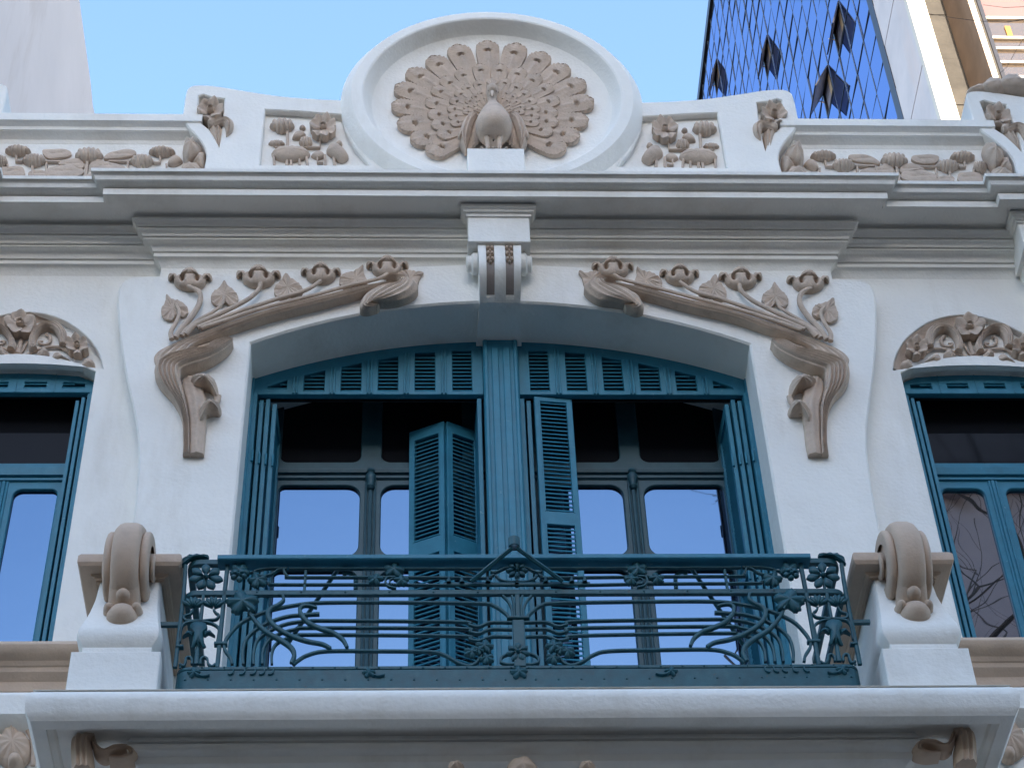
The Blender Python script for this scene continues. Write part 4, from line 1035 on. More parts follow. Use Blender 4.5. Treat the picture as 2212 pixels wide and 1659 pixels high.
# --- lotus flowers, pads and stems
def lotus(F_, cx, cy, w, h, par, k=6, depth=0.075, open_=0.5, name='lotus_flower'):
    """water-lily head seen from below: overlapping petals round a bowl, tips of the far row above"""
    b = MB(); rd = random.Random(int(cx * 7 + cy))
    def petal(t, top, bot, pw, y, d):
        x = cx + t * w * 0.36; xb = cx + t * w * 0.29
        pts = [(x, top), (x + pw * 0.30, top + (bot - top) * 0.10), (x + pw * 0.5, top + (bot - top) * 0.36), ((x + xb) / 2 + pw * 0.42, top + (bot - top) * 0.68), (xb + pw * 0.24, bot), (xb - pw * 0.24, bot), ((x + xb) / 2 - pw * 0.42, top + (bot - top) * 0.68), (x - pw * 0.5, top + (bot - top) * 0.36), (x - pw * 0.30, top + (bot - top) * 0.10)]
        b.dome([F_(*p) for p in catc(pts, 3)], F_.b + y, d, 5, 0.55, edge=0.3, rib=0)
    n2 = k - 1
    for i in range(n2):
        t = (2 * i / (n2 - 1) - 1) * 0.86
        petal(t, cy - h * (0.52 - 0.16 * t * t) * (0.75 + 0.5 * open_), cy + h * 0.2, w * 0.95 / n2, 0.0, depth * 0.62)
    order = sorted(range(k), key=lambda i: -abs(2 * i / (k - 1) - 1))
    for q, i in enumerate(order):
        t = (2 * i / (k - 1) - 1) + rd.uniform(-.04, .04)
        petal(t, cy - h * (0.26 - 0.20 * t * t), cy + h * (0.54 - 0.20 * t * t), w * 1.55 / k, 0.002, depth * (0.78 + 0.24 * (1 - t * t)) + 0.002 * q)
    return obj(name, b, BG, par, sharp=55)
def pad(F_, pts, par, h=0.03, y=0.0):
    o = [F_(*p) for p in catc(pts, 5)]
    c = np.mean(o, axis=0)
    b = MB(); b.dome(o, F_.b + y, h, 5, 0.5, edge=0.75, fn=lambda u, v: 0.10 * math.sin(40 * u) - 0.25 * math.exp(-(v / 0.012) ** 2) * (1 if abs(u) < 0.06 else 0))
    return obj('lily_pad', b, BG, par, sharp=60)
def sq_stem(F_, pts, w, par, d=0.028):
    b = MB(); p = [F_(*q) for q in pts]; b.bar(p, w * F_.px(), F_.b - d, F_.b + 0.004); return obj('stem', b, BG, par, sharp=50)
def rose(F_, cx, cy, s, par, k=6, rot=0, asp=0.9, depth=0.10, tilt=0.0):
    """open rose: ruffled ring of petals round a cup"""
    c = np.array(F_(cx, cy))
    ctr = None
    b = MB(); b.lathe_y(c[0], c[1], [(0.30 * s * F_.px(), F_.b - 0.02), (0.26 * s * F_.px(), F_.b - depth * 0.75), (0.24 * s * F_.px(), F_.b - depth * 0.95), (0.15 * s * F_.px(), F_.b - depth * 0.72), (0.10 * s * F_.px(), F_.b - depth * 0.80), (0.001, F_.b - depth * 0.86)], 20, asp * 1.2)
    fl = obj('rose', b, BG, par, sharp=60)
    for i in range(k):
        a0 = math.radians(rot) + 2 * math.pi * i / k
        rows = []
        for t in np.linspace(0, 1, 8):
            row = []
            for q in np.linspace(-1, 1, 9):
                rr = s * (0.16 + 0.84 * t); wd = (math.pi / k) * 1.30 * math.sin(math.pi * (0.30 + 0.42 * t)); aa = a0 + q * wd * (1.0 if t < .7 else 1.0)
                rr *= 1 - 0.16 * q * q * t + 0.035 * math.sin(6 * q + i) * t
                lift = depth * (0.42 + 0.50 * t ** 1.3 * (1 - 0.30 * q * q)) + 0.10 * depth * (i % 2) + 0.010 * math.sin(4 * q + i * 2) * t
                if t > 0.9: lift *= 0.93
                p = F_(cx + rr * math.cos(aa), cy - asp * rr * math.sin(aa))
                row.append((p[0], F_.b - lift, p[1]))
            rows.append(row)
        rows.append([(p[0], F_.b + 0.004, p[2]) for p in rows[-1]])
        b = MB(); b.grid(rows); obj('petal', b, BG, fl, sharp=70)
    return fl

def lotus_bed(F_, name_side):
    """low parapet panel beside the gable (traced on the left one)"""
    b = MB(); a = F_(20, 665); c = F_(2060, 1045); x0, x1 = sorted((a[0], c[0]))
    b.bbox(x0 - 0.3, x1 + 0.04, 0.02 - 0.03, 0.03, 1.30, a[1], 0.003)
    bed = obj('lotus_panel', b, M['white'], BLD, 'white parapet panel of plaster water lilies %s of the gable' % name_side)
    G_ = F_.at(-0.045, -0.010)
    for cx, cy, w, h in ((200, 745, 300, 105), (385, 850, 275, 130), (1008, 790, 330, 160), (1610, 858, 275, 135), (1838, 757, 310, 95), (5, 865, 170, 120)): lotus(G_, cx, cy, w, h, bed)
    for pts in ([(480, 770), (500, 738), (620, 730), (760, 740), (808, 778), (760, 815), (640, 832), (530, 825)], [(1180, 840), (1240, 775), (1380, 738), (1500, 740), (1545, 770), (1480, 810), (1350, 828)],
                [(0, 945), (100, 928), (230, 932), (272, 965), (262, 1030), (100, 1045), (-20, 1030)], [(490, 1000), (560, 945), (700, 910), (860, 915), (940, 960), (930, 1010), (780, 1050), (560, 1045)],
                [(660, 900), (740, 850), (870, 838), (940, 880), (950, 930), (900, 950), (780, 920)], [(1020, 930), (1040, 870), (1120, 842), (1200, 880), (1340, 900), (1420, 950), (1200, 980), (1060, 990)],
                [(318, 1020), (340, 980), (430, 970), (500, 985), (510, 1040), (400, 1050)], [(980, 1040), (1060, 1000), (1200, 1000), (1300, 1050), (1150, 1080)]): pad(G_, pts, bed)
    cush(G_, [(1898, 890), (1930, 830), (1990, 802), (2050, 830), (2068, 870), (2010, 905), (1940, 915)], 0.05, bed, 'bud')
    for pts, w in (([(182, 795), (180, 868), (250, 868)], 26), ([(500, 870), (740, 870)], 24), ([(366, 900), (366, 1060)], 26), ([(990, 865), (970, 1060)], 32), ([(525, 890), (520, 1000)], 22), ([(1240, 868), (1480, 868)], 26), ([(1230, 870), (1225, 960)], 22), ([(1450, 880), (1448, 960)], 22), ([(1600, 910), (1600, 980)], 24), ([(1820, 800), (1810, 882), (1740, 882)], 24), ([(1885, 900), (1890, 960)], 18), ([(80, 900), (90, 950)], 22)): sq_stem(G_, pts, w, bed)
lotus_bed(ZN, 'left'); lotus_bed(ZN.mir(0.012), 'right')

def gable_panel(F_, side, par):
    """square water-lily panel beside the medallion"""
    G_ = F_.at(YP + 0.02, YP + 0.055)
    lotus(G_, 1725, 415, 150, 85, par, 5); lotus(G_, 1690, 520, 90, 42, par, 4, 0.04, 0.2)
    rose(G_, 1975, 445, 82, par, 7, 20, 0.85, 0.085); pt = G_
    cush(G_, [(1785, 490), (1810, 460), (1850, 455), (1868, 475), (1840, 500), (1800, 500)], 0.05, par, 'bud'); cush(G_, [(1830, 425), (1850, 415), (1868, 428), (1855, 442), (1838, 440)], 0.035, par, 'bud')
    lotus(G_, 1868, 512, 75, 78, par, 4, 0.06, 0.0, 'bud')
    cush(G_, [(1658, 590), (1690, 562), (1770, 552), (1860, 560), (1895, 592), (1860, 620), (1770, 636), (1690, 622)], 0.075, par, 'lily_pad', rib=14, ribd=0.15)
    cush(G_, [(1900, 600), (1935, 575), (1975, 582), (1985, 605), (1940, 620)], 0.04, par, 'lily_pad')
    cush(G_, [(1995, 580), (2010, 545), (2045, 535), (2085, 555), (2128, 600), (2120, 628), (2080, 640), (2030, 610)], 0.075, par, 'lily_pad')
    cush(G_, [(2050, 530), (2065, 512), (2085, 512), (2092, 530), (2070, 545)], 0.035, par, 'bud')
    for pts, w in (([(1756, 455), (1756, 560)], 18), ([(1680, 552), (1955, 552), (1957, 490)], 12), ([(1672, 600), (1676, 666)], 16), ([(1755, 630), (1752, 666)], 18), ([(1778, 630), (1780, 666)], 16), ([(1828, 622), (1832, 666)], 14), ([(1872, 610), (1880, 666)], 16), ([(1940, 610), (1940, 645), (1975, 645)], 10), ([(1985, 600), (1988, 666)], 16), ([(2040, 615), (2045, 666)], 18)): sq_stem(G_, pts, w, par)
def shoulder_flowers(F_, par):
    """rose and lily in the S-shaped niche of the gable's shoulder, tulip buds below it"""
    G_ = F_.at(YP - 0.03, YP + 0.08)
    rose(G_, 1285, 318, 80, par, 6, 10, 0.78, 0.13)
    stem(G_, [(1235, 370), (1225, 395), (1250, 420)], (14, 12, 10), par, -0.01)
    b = MB()
    q = lambda P: [G_(*p) for p in P]
    b.ribbon(q([(1272, 410), (1290, 460), (1310, 510), (1330, 560), (1338, 570)]), q([(1350, 400), (1360, 440), (1350, 500), (1345, 550), (1340, 570)]), G_.b, 0.10, 24, 14, 3, 0.15, hp=(1, 1, 0.8, 0.4)); obj('lily_trumpet', b, BG, par, sharp=60)
    b = MB(); b.ribbon(q([(1290, 392), (1330, 380), (1385, 378), (1425, 400), (1420, 450), (1388, 482)]), q([(1300, 425), (1335, 418), (1358, 412), (1372, 425), (1378, 450), (1380, 480)]), G_.b - 0.05, 0.09, 26, 14, 3, 0.15, hp=(0.7, 1, 1, 0.5)); obj('petal', b, BG, par, sharp=60)
    b = MB(); b.ribbon(q([(1268, 400), (1280, 382), (1305, 385)]), q([(1275, 420), (1300, 420), (1318, 400)]), G_.b - 0.05, 0.08, 14, 10, 2, 0.15); obj('petal', b, BG, par, sharp=60)
    T_ = F_.at(-0.12, -0.02)
    cush(T_, [(1112, 560), (1118, 510), (1148, 480), (1185, 488), (1215, 540), (1240, 560), (1210, 600), (1160, 632), (1125, 610)], 0.15, par, 'tulip_bud', rib=6, ribd=0.25)
    cush(T_, [(1175, 630), (1195, 585), (1240, 560), (1255, 575), (1250, 640), (1240, 680), (1200, 650)], 0.11, par, 'leaf', rib=5, ribd=0.2)
    cush(T_, [(1090, 685), (1105, 650), (1150, 632), (1210, 640), (1245, 680), (1240, 720), (1100, 720)], 0.12, par, 'leaf', rib=7, ribd=0.2)
pars = [o for o in BLD.children if o.name.startswith('parapet')]
main_p = [o for o in pars if abs(WPOS[o].x) < 2.0]; nb = [o for o in pars if abs(WPOS[o].x) > 2.0]
for o in main_p:
    F_ = ZA if WPOS[o].x < 0 else ZA.mir(0.012)
    gable_panel(F_, 'x', o); shoulder_flowers(F_, o)
for o in nb:
    sgn = 1 if WPOS[o].x > 0 else -1
    if sgn > 0: F_ = Fr(ZA.x0, ZA.y0, ZA.m, ZA.y, 1, 0); 
    # the neighbouring gable mirrors this one about the side window
    class Sh(Fr):
        def __call__(s, x, v, y=None):
            p = Fr.__call__(s, x, v, y); return (p[0] + s.off, p[1])
        def at(s, y, b=None):
            c = Sh(s.x0, s.y0, s.m, y, s.sign, s.cx, b); c.off = s.off; return c
    F_ = Sh(ZA.x0, ZA.y0, ZA.m, ZA.y, 1 if sgn > 0 else -1, 0.0); F_.off = 2 * 3.10 * sgn
    shoulder_flowers(F_, o)
    if sgn < 0: continue
    # big lotus crowning the neighbour gable
    cx = sgn * 4.20
    zc = 2.875
    fl = None
    for i, (dx_, w, h, yy) in enumerate(((-0.25, 0.12, 0.07, 0.03), (0.25, 0.12, 0.07, 0.03), (-0.14, 0.12, 0.12, -0.01), (0.14, 0.12, 0.12, -0.01), (0.0, 0.13, 0.13, -0.04))):
        oo = [(cx + dx_ + w * math.cos(a), zc - 0.02 + h * math.sin(a) * (1.0 + 0.12 * math.sin(7 * a) if math.sin(a) > 0 else 0.5)) for a in np.linspace(0, 2 * math.pi, 20, endpoint=False)]
        b = MB(); b.dome(oo, YP + 0.03 + yy, 0.09, 6, 0.5, skirt=0.12, rib=4, ribd=0.2); o2 = obj('lotus_crown' if fl is None else 'petal', b, BG, o if fl is None else fl, sharp=60)
        fl = fl or o2

# --- lunettes over the side windows
def lunette_relief(F_, par):
    q = lambda P: [F_(*p) for p in P]
    def sym(fn): fn(lambda x: x); fn(lambda x: 2570 - x)
    rose(F_, 1285, 602, 102, par, 5, 90, 0.74, 0.09)
    cush(F_, [(1250, 815), (1270, 790), (1325, 780), (1385, 790), (1405, 818), (1330, 822)], 0.05, par, 'palmette')
    stem(F_, [(1290, 680), (1300, 720), (1320, 770)], (14, 14, 22), par, -0.01); stem(F_, [(1250, 690), (1280, 740), (1310, 775)], (7, 8, 10), par, -0.01); stem(F_, [(1350, 700), (1345, 740), (1330, 775)], (7, 8, 10), par, -0.01)
    for m in (lambda x: x, lambda x: 2572 - x):
        P_ = lambda L: q([(m(x), y) for x, y in L])
        b = MB(); b.ribbon(P_([(1000, 730), (995, 660), (1015, 610), (1060, 583), (1120, 585), (1180, 612), (1225, 660), (1248, 720), (1240, 765)]), P_([(1050, 725), (1055, 670), (1070, 640), (1095, 622), (1125, 618), (1160, 632), (1190, 670), (1200, 720), (1190, 750)]), F_.b, 0.07, 40, 18, 4, 0.12); obj('scroll', b, BG, par, sharp=60)
        stem(F_, [(m(x), y) for x, y in ((1125, 640), (1105, 660), (1108, 690), (1135, 708), (1165, 705), (1178, 690), (1150, 688))], (13, 12, 11, 10, 9, 8), par, -0.01, 'tendril')
        stem(F_, [(m(x), y) for x, y in ((1000, 752), (1040, 728), (1110, 725), (1180, 740), (1240, 765), (1290, 790))], (14, 12, 11, 10, 12), par, -0.012)
        rose(F_, m(935), 738, 74, par, 6, 30, 0.86, 0.08)
        cush(F_, [(m(x), y) for x, y in ((1118, 770), (1135, 738), (1165, 745), (1205, 790), (1190, 815), (1140, 800))], 0.06, par, 'leaf', rib=4, ribd=0.25)
        cush(F_, [(m(x), y) for x, y in ((1030, 800), (1060, 770), (1100, 790), (1110, 815), (1080, 840), (1040, 830), (960, 855), (1000, 820))], 0.07, par, 'tulip_bud', rib=5, ribd=0.2)
        cush(F_, [(m(x), y) for x, y in ((832, 850), (840, 815), (880, 808), (910, 830), (920, 860), (890, 872), (850, 870))], 0.06, par, 'curl', rib=3, ribd=0.25)
lun = [o for o in BLD.children if o.name.startswith('lunette')]
for o in lun:
    sgn = 1 if WPOS[o].x > 0 else -1
    Fl = ZG.at(0.01)
    c0 = Fl(1287, 700)[0]
    class Sh2(Fr):
        def __call__(s, x, v, y=None):
            p = Fr.__call__(s, x, v, y); return (s.tx + s.sg * (p[0] - c0), p[1])
        def at(s, y, b=None): return s
        def px(s): return Fl.px()
    F_ = Sh2(ZG.x0, ZG.y0, ZG.m, 0.01, b=0.05); F_.tx = WX * sgn; F_.sg = sgn
    lunette_relief(F_, o)

# --- peacock
PK_Y = -0.066
ORG = (1085, 790)
rings = [
 (0.099, [(750, 972), (650, 905), (572, 815), (525, 708), (543, 602), (612, 508), (735, 430), (877, 362), (1055, 335), (1230, 353), (1385, 405), (1510, 480), (1605, 573), (1645, 683), (1612, 795), (1555, 888), (1465, 958)]),
 (0.068, [(798, 888), (757, 832), (733, 770), (718, 697), (746, 620), (807, 562), (897, 513), (1010, 480), (1133, 482), (1252, 505), (1350, 547), (1425, 605), (1457, 685), (1440, 757), (1445, 815), (1408, 872)]),
 (0.047, [(858, 832), (845, 790), (836, 745), (851, 695), (879, 646), (927, 609), (1000, 586), (1085, 572), (1168, 575), (1241, 604), (1292, 649), (1330, 695), (1349, 745), (1345, 788), (1340, 830)]),
 (0.032, [(925, 770), (925, 738), (938, 700), (975, 672), (1015, 649), (1118, 642), (1175, 650), (1220, 671), (1243, 706), (1270, 740), (1262, 770)]),
 (0.024, [(985, 760), (985, 732), (1000, 705), (1030, 690), (1150, 690), (1180, 705), (1195, 735), (1200, 760)]),
]
b = MB()
o = [ZB(*p) for p in ell(1080, 760, 330, 270, 40)]
b.dome(o, PK_Y, 0.05, 6); PEA = obj('peacock_relief', b, BG, BLD, 'beige plaster peacock with its tail fanned out in the round gable medallion')
def feather(c, d, w, y0, th):
    """paddle feather: c = eye centre, d = outward unit vector in (x, z), w = half width"""
    n = np.array([-d[1], d[0]]); L0, L1 = -3.9 * w, 1.42 * w
    rows = []; NS, NT = 46, 14
    for i in range(NS + 1):
        s = L0 + (L1 - L0) * math.sin(math.pi / 2 * i / NS)
        if s > 0.55 * w: hw = w * math.sqrt(max(0.0, 1 - ((s - 0.55 * w) / (L1 - 0.55 * w)) ** 2))
        else:
            k_ = min(1.0, max(0.0, -s / (3.9 * w))); hw = w * (1 - 0.42 * k_ ** 1.3)
        row = []
        for j in range(NT + 1):
            t = 2 * j / NT - 1
            p = np.array(c) + d * (s - 0.06 * w * t * t) + n * t * hw
            hgt = th * (0.94 + 0.06 * (1 - t * t)) * (0.75 + 0.25 * min(1, (s - L0) / (L1 - L0) * 1.3))
            hgt -= 0.011 * (0.5 + 0.5 * math.cos((s / w * 9.0 - abs(t) * 6.5) * 2.3)) * min(1, abs(t) * 3) * (w / 0.09)
            e = ((s / w + 0.02) / 0.24) ** 2 + (t * hw / w / 0.30) ** 2
            if s < 0 and abs(t * hw / w) < 0.08: e += 0.9
            if e < 1: hgt -= th * 0.75 * (1 - e) ** 0.4
            if abs(t) < 0.08 and s < -0.3 * w: hgt += 0.004
            row.append((p[0], y0 - hgt, p[1]))
        row = [(row[0][0], y0 + 0.01, row[0][2])] + row + [(row[-1][0], y0 + 0.01, row[-1][2])]
        rows.append(row)
    bb = MB(); bb.grid(rows); return bb
og = np.array(ZB(*ORG))
for k, (w, eyes) in enumerate(rings):
    for e in eyes:
        c = np.array(ZB(*e)); d = c - og; d /= np.linalg.norm(d)
        obj('tail_feather', feather(c, d, w * (1 + random.uniform(-0.05, 0.05)), PK_Y - (0.0, 0.022, 0.04, 0.055, 0.066)[k], (0.052, 0.045, 0.04, 0.034, 0.03)[k]), BG, PEA, sharp=75)
# body: one swept surface from the belly up the neck to the head
def sect(pts):
    """pts: (u, v in the ZB crop, y, half-width px, half-depth m)"""
    rows = []
    for i, (u, v, y, hw, hd) in enumerate(pts):
        c = ZB(u, v, y); r = hw * ZB.px()
        rows.append([(c[0] + r * math.cos(a), y - hd * math.sin(a), c[1]) for a in np.linspace(0, 2 * math.pi, 24, endpoint=False)])
    return rows
spine = [(1092, 932, -0.22, 6, 0.01), (1092, 925, -0.22, 55, 0.07), (1093, 900, -0.235, 92, 0.12), (1094, 865, -0.24, 115, 0.145), (1095, 825, -0.235, 118, 0.145), (1094, 785, -0.22, 100, 0.125), (1091, 745, -0.20, 72, 0.10), (1088, 715, -0.19, 45, 0.075), (1085, 690, -0.19, 33, 0.06), (1083, 665, -0.20, 29, 0.05), (1083, 640, -0.215, 32, 0.05), (1084, 615, -0.23, 37, 0.058), (1085, 595, -0.23, 36, 0.055), (1085, 580, -0.22, 26, 0.04), (1085, 572, -0.215, 6, 0.01)]
sp = cat([np.array(p, float) for p in spine], 4)
b = MB(); b.grid(sect(sp), cu=True)
body = obj('peacock_body', b, BG, PEA, sharp=75)
def beadfeather(bb, u, v, y, w, l):
    o = [ZB(u + w * math.cos(a), v + l * math.sin(a), y) for a in np.linspace(0, 2 * math.pi, 14, endpoint=False)]
    bb.dome(o, y + 0.01, 0.02, 4)
# beak, crest, eyes
b = MB(); c0 = ZB(1084, 628, -0.27); tip = ZB(1084, 648, -0.31)
b.tube([(c0[0], -0.255, c0[1] + 0.02), (c0[0], -0.29, c0[1] + 0.005), (tip[0], -0.318, tip[1])], [0.022, 0.016, 0.003], 10); obj('beak', b, BG, PEA, sharp=70)
b = MB()
for k in range(5):
    a = (k - 2) * 0.26; p0 = ZB(1085, 580, -0.22); p1 = (p0[0] + 0.075 * math.sin(a), p0[1] + 0.075 * math.cos(a))
    b.tube([(p0[0], -0.22, p0[1]), ((p0[0] + p1[0]) / 2, -0.222, (p0[1] + p1[1]) / 2), (p1[0], -0.22, p1[1])], [0.006, 0.008, 0.011], 7)
obj('crest', b, BG, PEA, sharp=70)
b = MB()
for s_ in (-1, 1):
    p = ZB(1085 + s_ * 24, 608, -0.25); b.dome([(p[0] + 0.008 * math.cos(a), p[1] + 0.008 * math.sin(a)) for a in np.linspace(0, 2 * math.pi, 8, endpoint=False)], -0.245, 0.02, 3)
obj('eye', b, M['groove'], PEA)
for s_ in (-1, 1):
    m = (lambda x: x) if s_ < 0 else (lambda x: 2186 - x)
    b = MB(); q = lambda P: [ZB(m(x), y, -0.13) for x, y in P]
    b.ribbon(q([(975, 775), (925, 790), (895, 830), (872, 890), (870, 950), (905, 1015)]), q([(985, 800), (970, 830), (955, 870), (940, 920), (920, 975), (912, 1015)]), -0.10, 0.12, 30, 16, 3, 0.12, hp=(0.8, 1, 1, 0.9, 0.7))
    wing = obj('wing', b, BG, PEA, sharp=70)
    for k in range(7):
        u0, v0 = 985 - k * 7, 830 + k * 8; u1, v1 = 1020 - k * 17, 935 + k * 12
        b = MB(); b.ribbon(q([(u0 - 14, v0), ((u0 + u1) / 2 - 22, (v0 + v1) / 2 + 5), (u1 - 14, v1 + 5)]), q([(u0 + 6, v0), ((u0 + u1) / 2 + 2, (v0 + v1) / 2), (u1 + 6, v1)]), -0.09 - 0.008 * (7 - k), 0.05, 12, 8, 1, 0.2, hp=(0.7, 1, 0.6)); obj('wing_feather', b, BG, wing, sharp=70)
    for k in range(6):
        u0, v0 = 945 - k * 14, 790 + k * 24
        b = MB(); o = [ZB(m(u0 + 17 * math.cos(a) - 9 * math.sin(a)), v0 + 26 * math.sin(a) , -0.16) for a in np.linspace(0, 2 * math.pi, 14, endpoint=False)]; b.dome(o, -0.17, 0.04, 4); obj('wing_feather', b, BG, wing, sharp=70)
    # leg and claws
    b = MB(); a0 = ZB(m(1052), 905, -0.24); a1 = ZB(m(1055), 968, -0.27)
    b.tube([(a0[0], -0.235, a0[1]), ((a0[0] + a1[0]) / 2, -0.25, (a0[1] + a1[1]) / 2), (a1[0], -0.265, 1.775)], [0.026, 0.017, 0.014], 10)
    for k in (-1, 0, 1):
        b.tube([(a1[0], -0.265, 1.78), (a1[0] + k * 0.03, -0.30, 1.79), (a1[0] + k * 0.055, -0.35, 1.765)], [0.012, 0.011, 0.006], 8)
    obj('leg', b, BG, PEA, sharp=70)
# --- small reliefs at the foot of the picture
for sg in (-1, 1):
    F_ = Fr(0, 1750, 1.6445, -0.02) if sg < 0 else Fr(0, 1750, 1.6445, -0.02).mir(0.0)
    def qd(P): return [F_(*p) for p in P]
    b = MB(); b.dome([F_(*p) for p in catc([(70, 1378), (100, 1430), (160, 1470), (185, 1540), (170, 1620), (110, 1660), (30, 1650), (-30, 1590), (-25, 1500), (20, 1440)], 5)], -0.01, 0.07, 7, rib=12, ribd=0.25); lf = obj('leaf_relief', b, M['sand'], BLD, 'broad plaster leaf below the window sill', sharp=60)
    stem(F_, [(130, 1380), (170, 1440), (200, 1520), (195, 1650)], (16, 18, 16, 14), lf, -0.01, m=M['sand'])
    cush(F_, [(50, 1640), (70, 1600), (120, 1600), (140, 1640), (110, 1675), (60, 1675)], 0.09, lf, 'bud', m=M['sand'])
    # corbel curls under the slab ends
    C_ = Fr(0, 1750, 1.6445, -0.95) if sg < 0 else Fr(0, 1750, 1.6445, -0.95).mir(0.007)
    q = lambda P: [C_(*p) for p in P]
    b = MB(); b.ribbon(q([(430, 1700), (425, 1560), (440, 1500), (490, 1480), (560, 1500)]), q([(560, 1700), (555, 1600), (545, 1560), (540, 1540), (570, 1520)]), -0.93, 0.12, 24, 16, 4, 0.12); cb = obj('corbel', b, M['sand'], BLD, 'brown plaster corbel leaf under the balcony corner', sharp=60)
    b = MB(); b.ribbon(q([(560, 1480), (590, 1560), (650, 1590), (700, 1545), (760, 1545), (815, 1580), (810, 1630), (740, 1655), (650, 1650)]), q([(540, 1490), (560, 1590), (620, 1630), (690, 1600), (740, 1585), (765, 1600), (750, 1615), (710, 1625), (650, 1625)]), -0.93, 0.10, 40, 14, 3, 0.12); obj('curl', b, M['sand'], cb, sharp=60)
for u, w in ((985, 20), (1128, 34), (1268, 20)):
    o = [(float(PT(u + w * math.cos(a), 1660 - (26 if w > 25 else 14) * math.sin(a), -1.0)[0]), float(PT(u + w * math.cos(a), 1660 - (26 if w > 25 else 14) * math.sin(a), -1.0)[2])) for a in np.linspace(0, 2 * math.pi, 20, endpoint=False)]
    b = MB(); b.dome(o, -0.97, 0.09, 5, rib=5, ribd=0.2); obj('corbel_bud', b, M['sand'], SLAB, sharp=60)

# ------------------------------------------------------------------ neighbouring and unseen opposite buildings, tree
M['left_wall'] = mat('pale_plaster', (0.62, 0.575, 0.565), 0.85, 0.06, 0.6, 0.1, 8, dirt=(0.40, 0.33, 0.29), dirt_amt=0.5, dirt_scale=0.9, streak=1)
M['pink'] = mat('pink_granite', (0.56, 0.50, 0.49), 0.55, 0.12, 0.9, 0.05, 10, dirt=(0.62, 0.45, 0.36), dirt_amt=0.5, dirt_scale=0.6, streak=1)
M['concrete'] = mat('shade_dark_concrete', (0.056, 0.052, 0.048), 0.9, 0.4, 1.4, 0.3, 12, dirt=(0.022, 0.02, 0.018), dirt_amt=0.7, dirt_scale=1.4, streak=1)  # base colour holds the recess shade; the streaks are mottling
M['tower_glass'] = glass_mat('blue_mirror_glass', (0.36, 0.52, 0.92), 0.66, 0.02, wav=0.03)
M['frame_blk'] = mat('black_frame', (0.02, 0.02, 0.025), 0.4, 0.1, 4, 0)
M['mullion'] = mat('blue_grey_mullion', (0.05, 0.07, 0.11), 0.4, 0.1, 4, 0)
M['smoke'] = glass_mat('smoked_glass', (0.45, 0.45, 0.52), 0.22, 0.03, dark=(0.05, 0.05, 0.06))
M['warm_reflection_glass'] = glass_mat('warm_reflection_glass', (1.0, 0.86, 0.74), 0.2, 0.05, dark=(0.075, 0.06, 0.05))  # warm reflections are put into the tint and base colour
M['curtain'] = mat('grey_curtain', (0.46, 0.48, 0.60), 0.8, 0.2, 2, 0)
M['blind'] = mat('cream_blind', (0.62, 0.52, 0.38), 0.8, 0.1, 3, 0)
M['dull_red_pane'] = mat('dull_red_pane', (0.13, 0.08, 0.085), 0.8, 0.1, 1, 0)  # flat dull red of the tower's upper panes
M['orange'] = mat('orange_reflection', (0.34, 0.16, 0.03), 0.8, 0.1, 1, 0)  # colour of a reflection in the tower window
M['brown'] = mat('brown_stone', (0.36, 0.25, 0.18), 0.8, 0.2, 1.2, 0.2, 10, dirt=(0.2, 0.14, 0.1), dirt_amt=0.5, dirt_scale=1.5, streak=1)
M['pale_stone'] = mat('pale_stone', (0.62, 0.56, 0.48), 0.7, 0.06, 1, 0.05, 10)
M['opp'] = mat('unseen_tan_render', (0.30, 0.22, 0.165), 0.85, 0.1, 1, 0.1, 8)
M['opp_pink'] = mat('rose_render', (0.50, 0.41, 0.42), 0.85, 0.1, 1, 0.1, 8)
M['bark'] = mat('bark', (0.10, 0.08, 0.065), 0.9, 0.2, 6, 0.4, 30)

# left neighbour: tall blind party wall
LB = thing('neighbour_building', 'tall pale blind-walled building rising behind the parapet on the left', 'building', (-12, 12, GZ))
b = MB(); ys = np.linspace(0.3, 34, 90); rows = []
rnd = random.Random(3)
zt = 18.73
top = [(-6.25, y, zt + (rnd.uniform(-0.10, 0.02) if rnd.random() < 0.3 else 0)) for y in ys]
b.grid([[(-6.25, y, GZ) for y in ys], top, [(-16, p[1], p[2]) for p in top], [(-16, y, GZ) for y in ys]])
b.add([(-6.25, 0.3, GZ), (-16, 0.3, GZ), (-16, 0.3, zt), (-6.25, 0.3, zt)], [(0, 1, 2, 3)])
b.add([(-6.25, 34, GZ), (-16, 34, GZ), (-16, 34, zt), (-6.25, 34, zt)], [(0, 1, 2, 3)])
obj('wall', b, M['left_wall'], LB)
b = MB(); b.box(-16.05, -6.2, 0.25, 0.3, 8, 8.3); obj('string_course', b, M['left_wall'], LB)

# right: office tower, mirror-glass flank and stone front
TX = 12.0
TW = thing('office_tower', 'office tower with blue mirror-glass flank and pale stone front behind the right parapet', 'building', (20, 30, GZ))
CW, CH_ = 1.17, 1.24
ZTOP = 64.3; YC = 22.92
b = MB(); b.box(TX + 0.12, 40, YC - 0.4, 62, GZ, ZTOP); obj('core', b, M['frame_blk'], TW)
b = MB(); b.box(TX - 0.05, TX + 0.15, YC - 0.42, YC - 0.02, GZ, ZTOP + 0.2); obj('corner_frame', b, M['frame_blk'], TW)
b = MB(); b.box(TX - 0.10, TX + 0.3, YC - 0.4, 62, ZTOP - 0.05, ZTOP + 0.45); obj('roof_edge', b, M['frame_blk'], TW)
def QP(p):
    d = np.array(p) - CAM; f = d @ FW
    return IW / 2 + FPX * (d @ RT) / f, IH / 2 - FPX * (d @ UP) / f
opens = {}
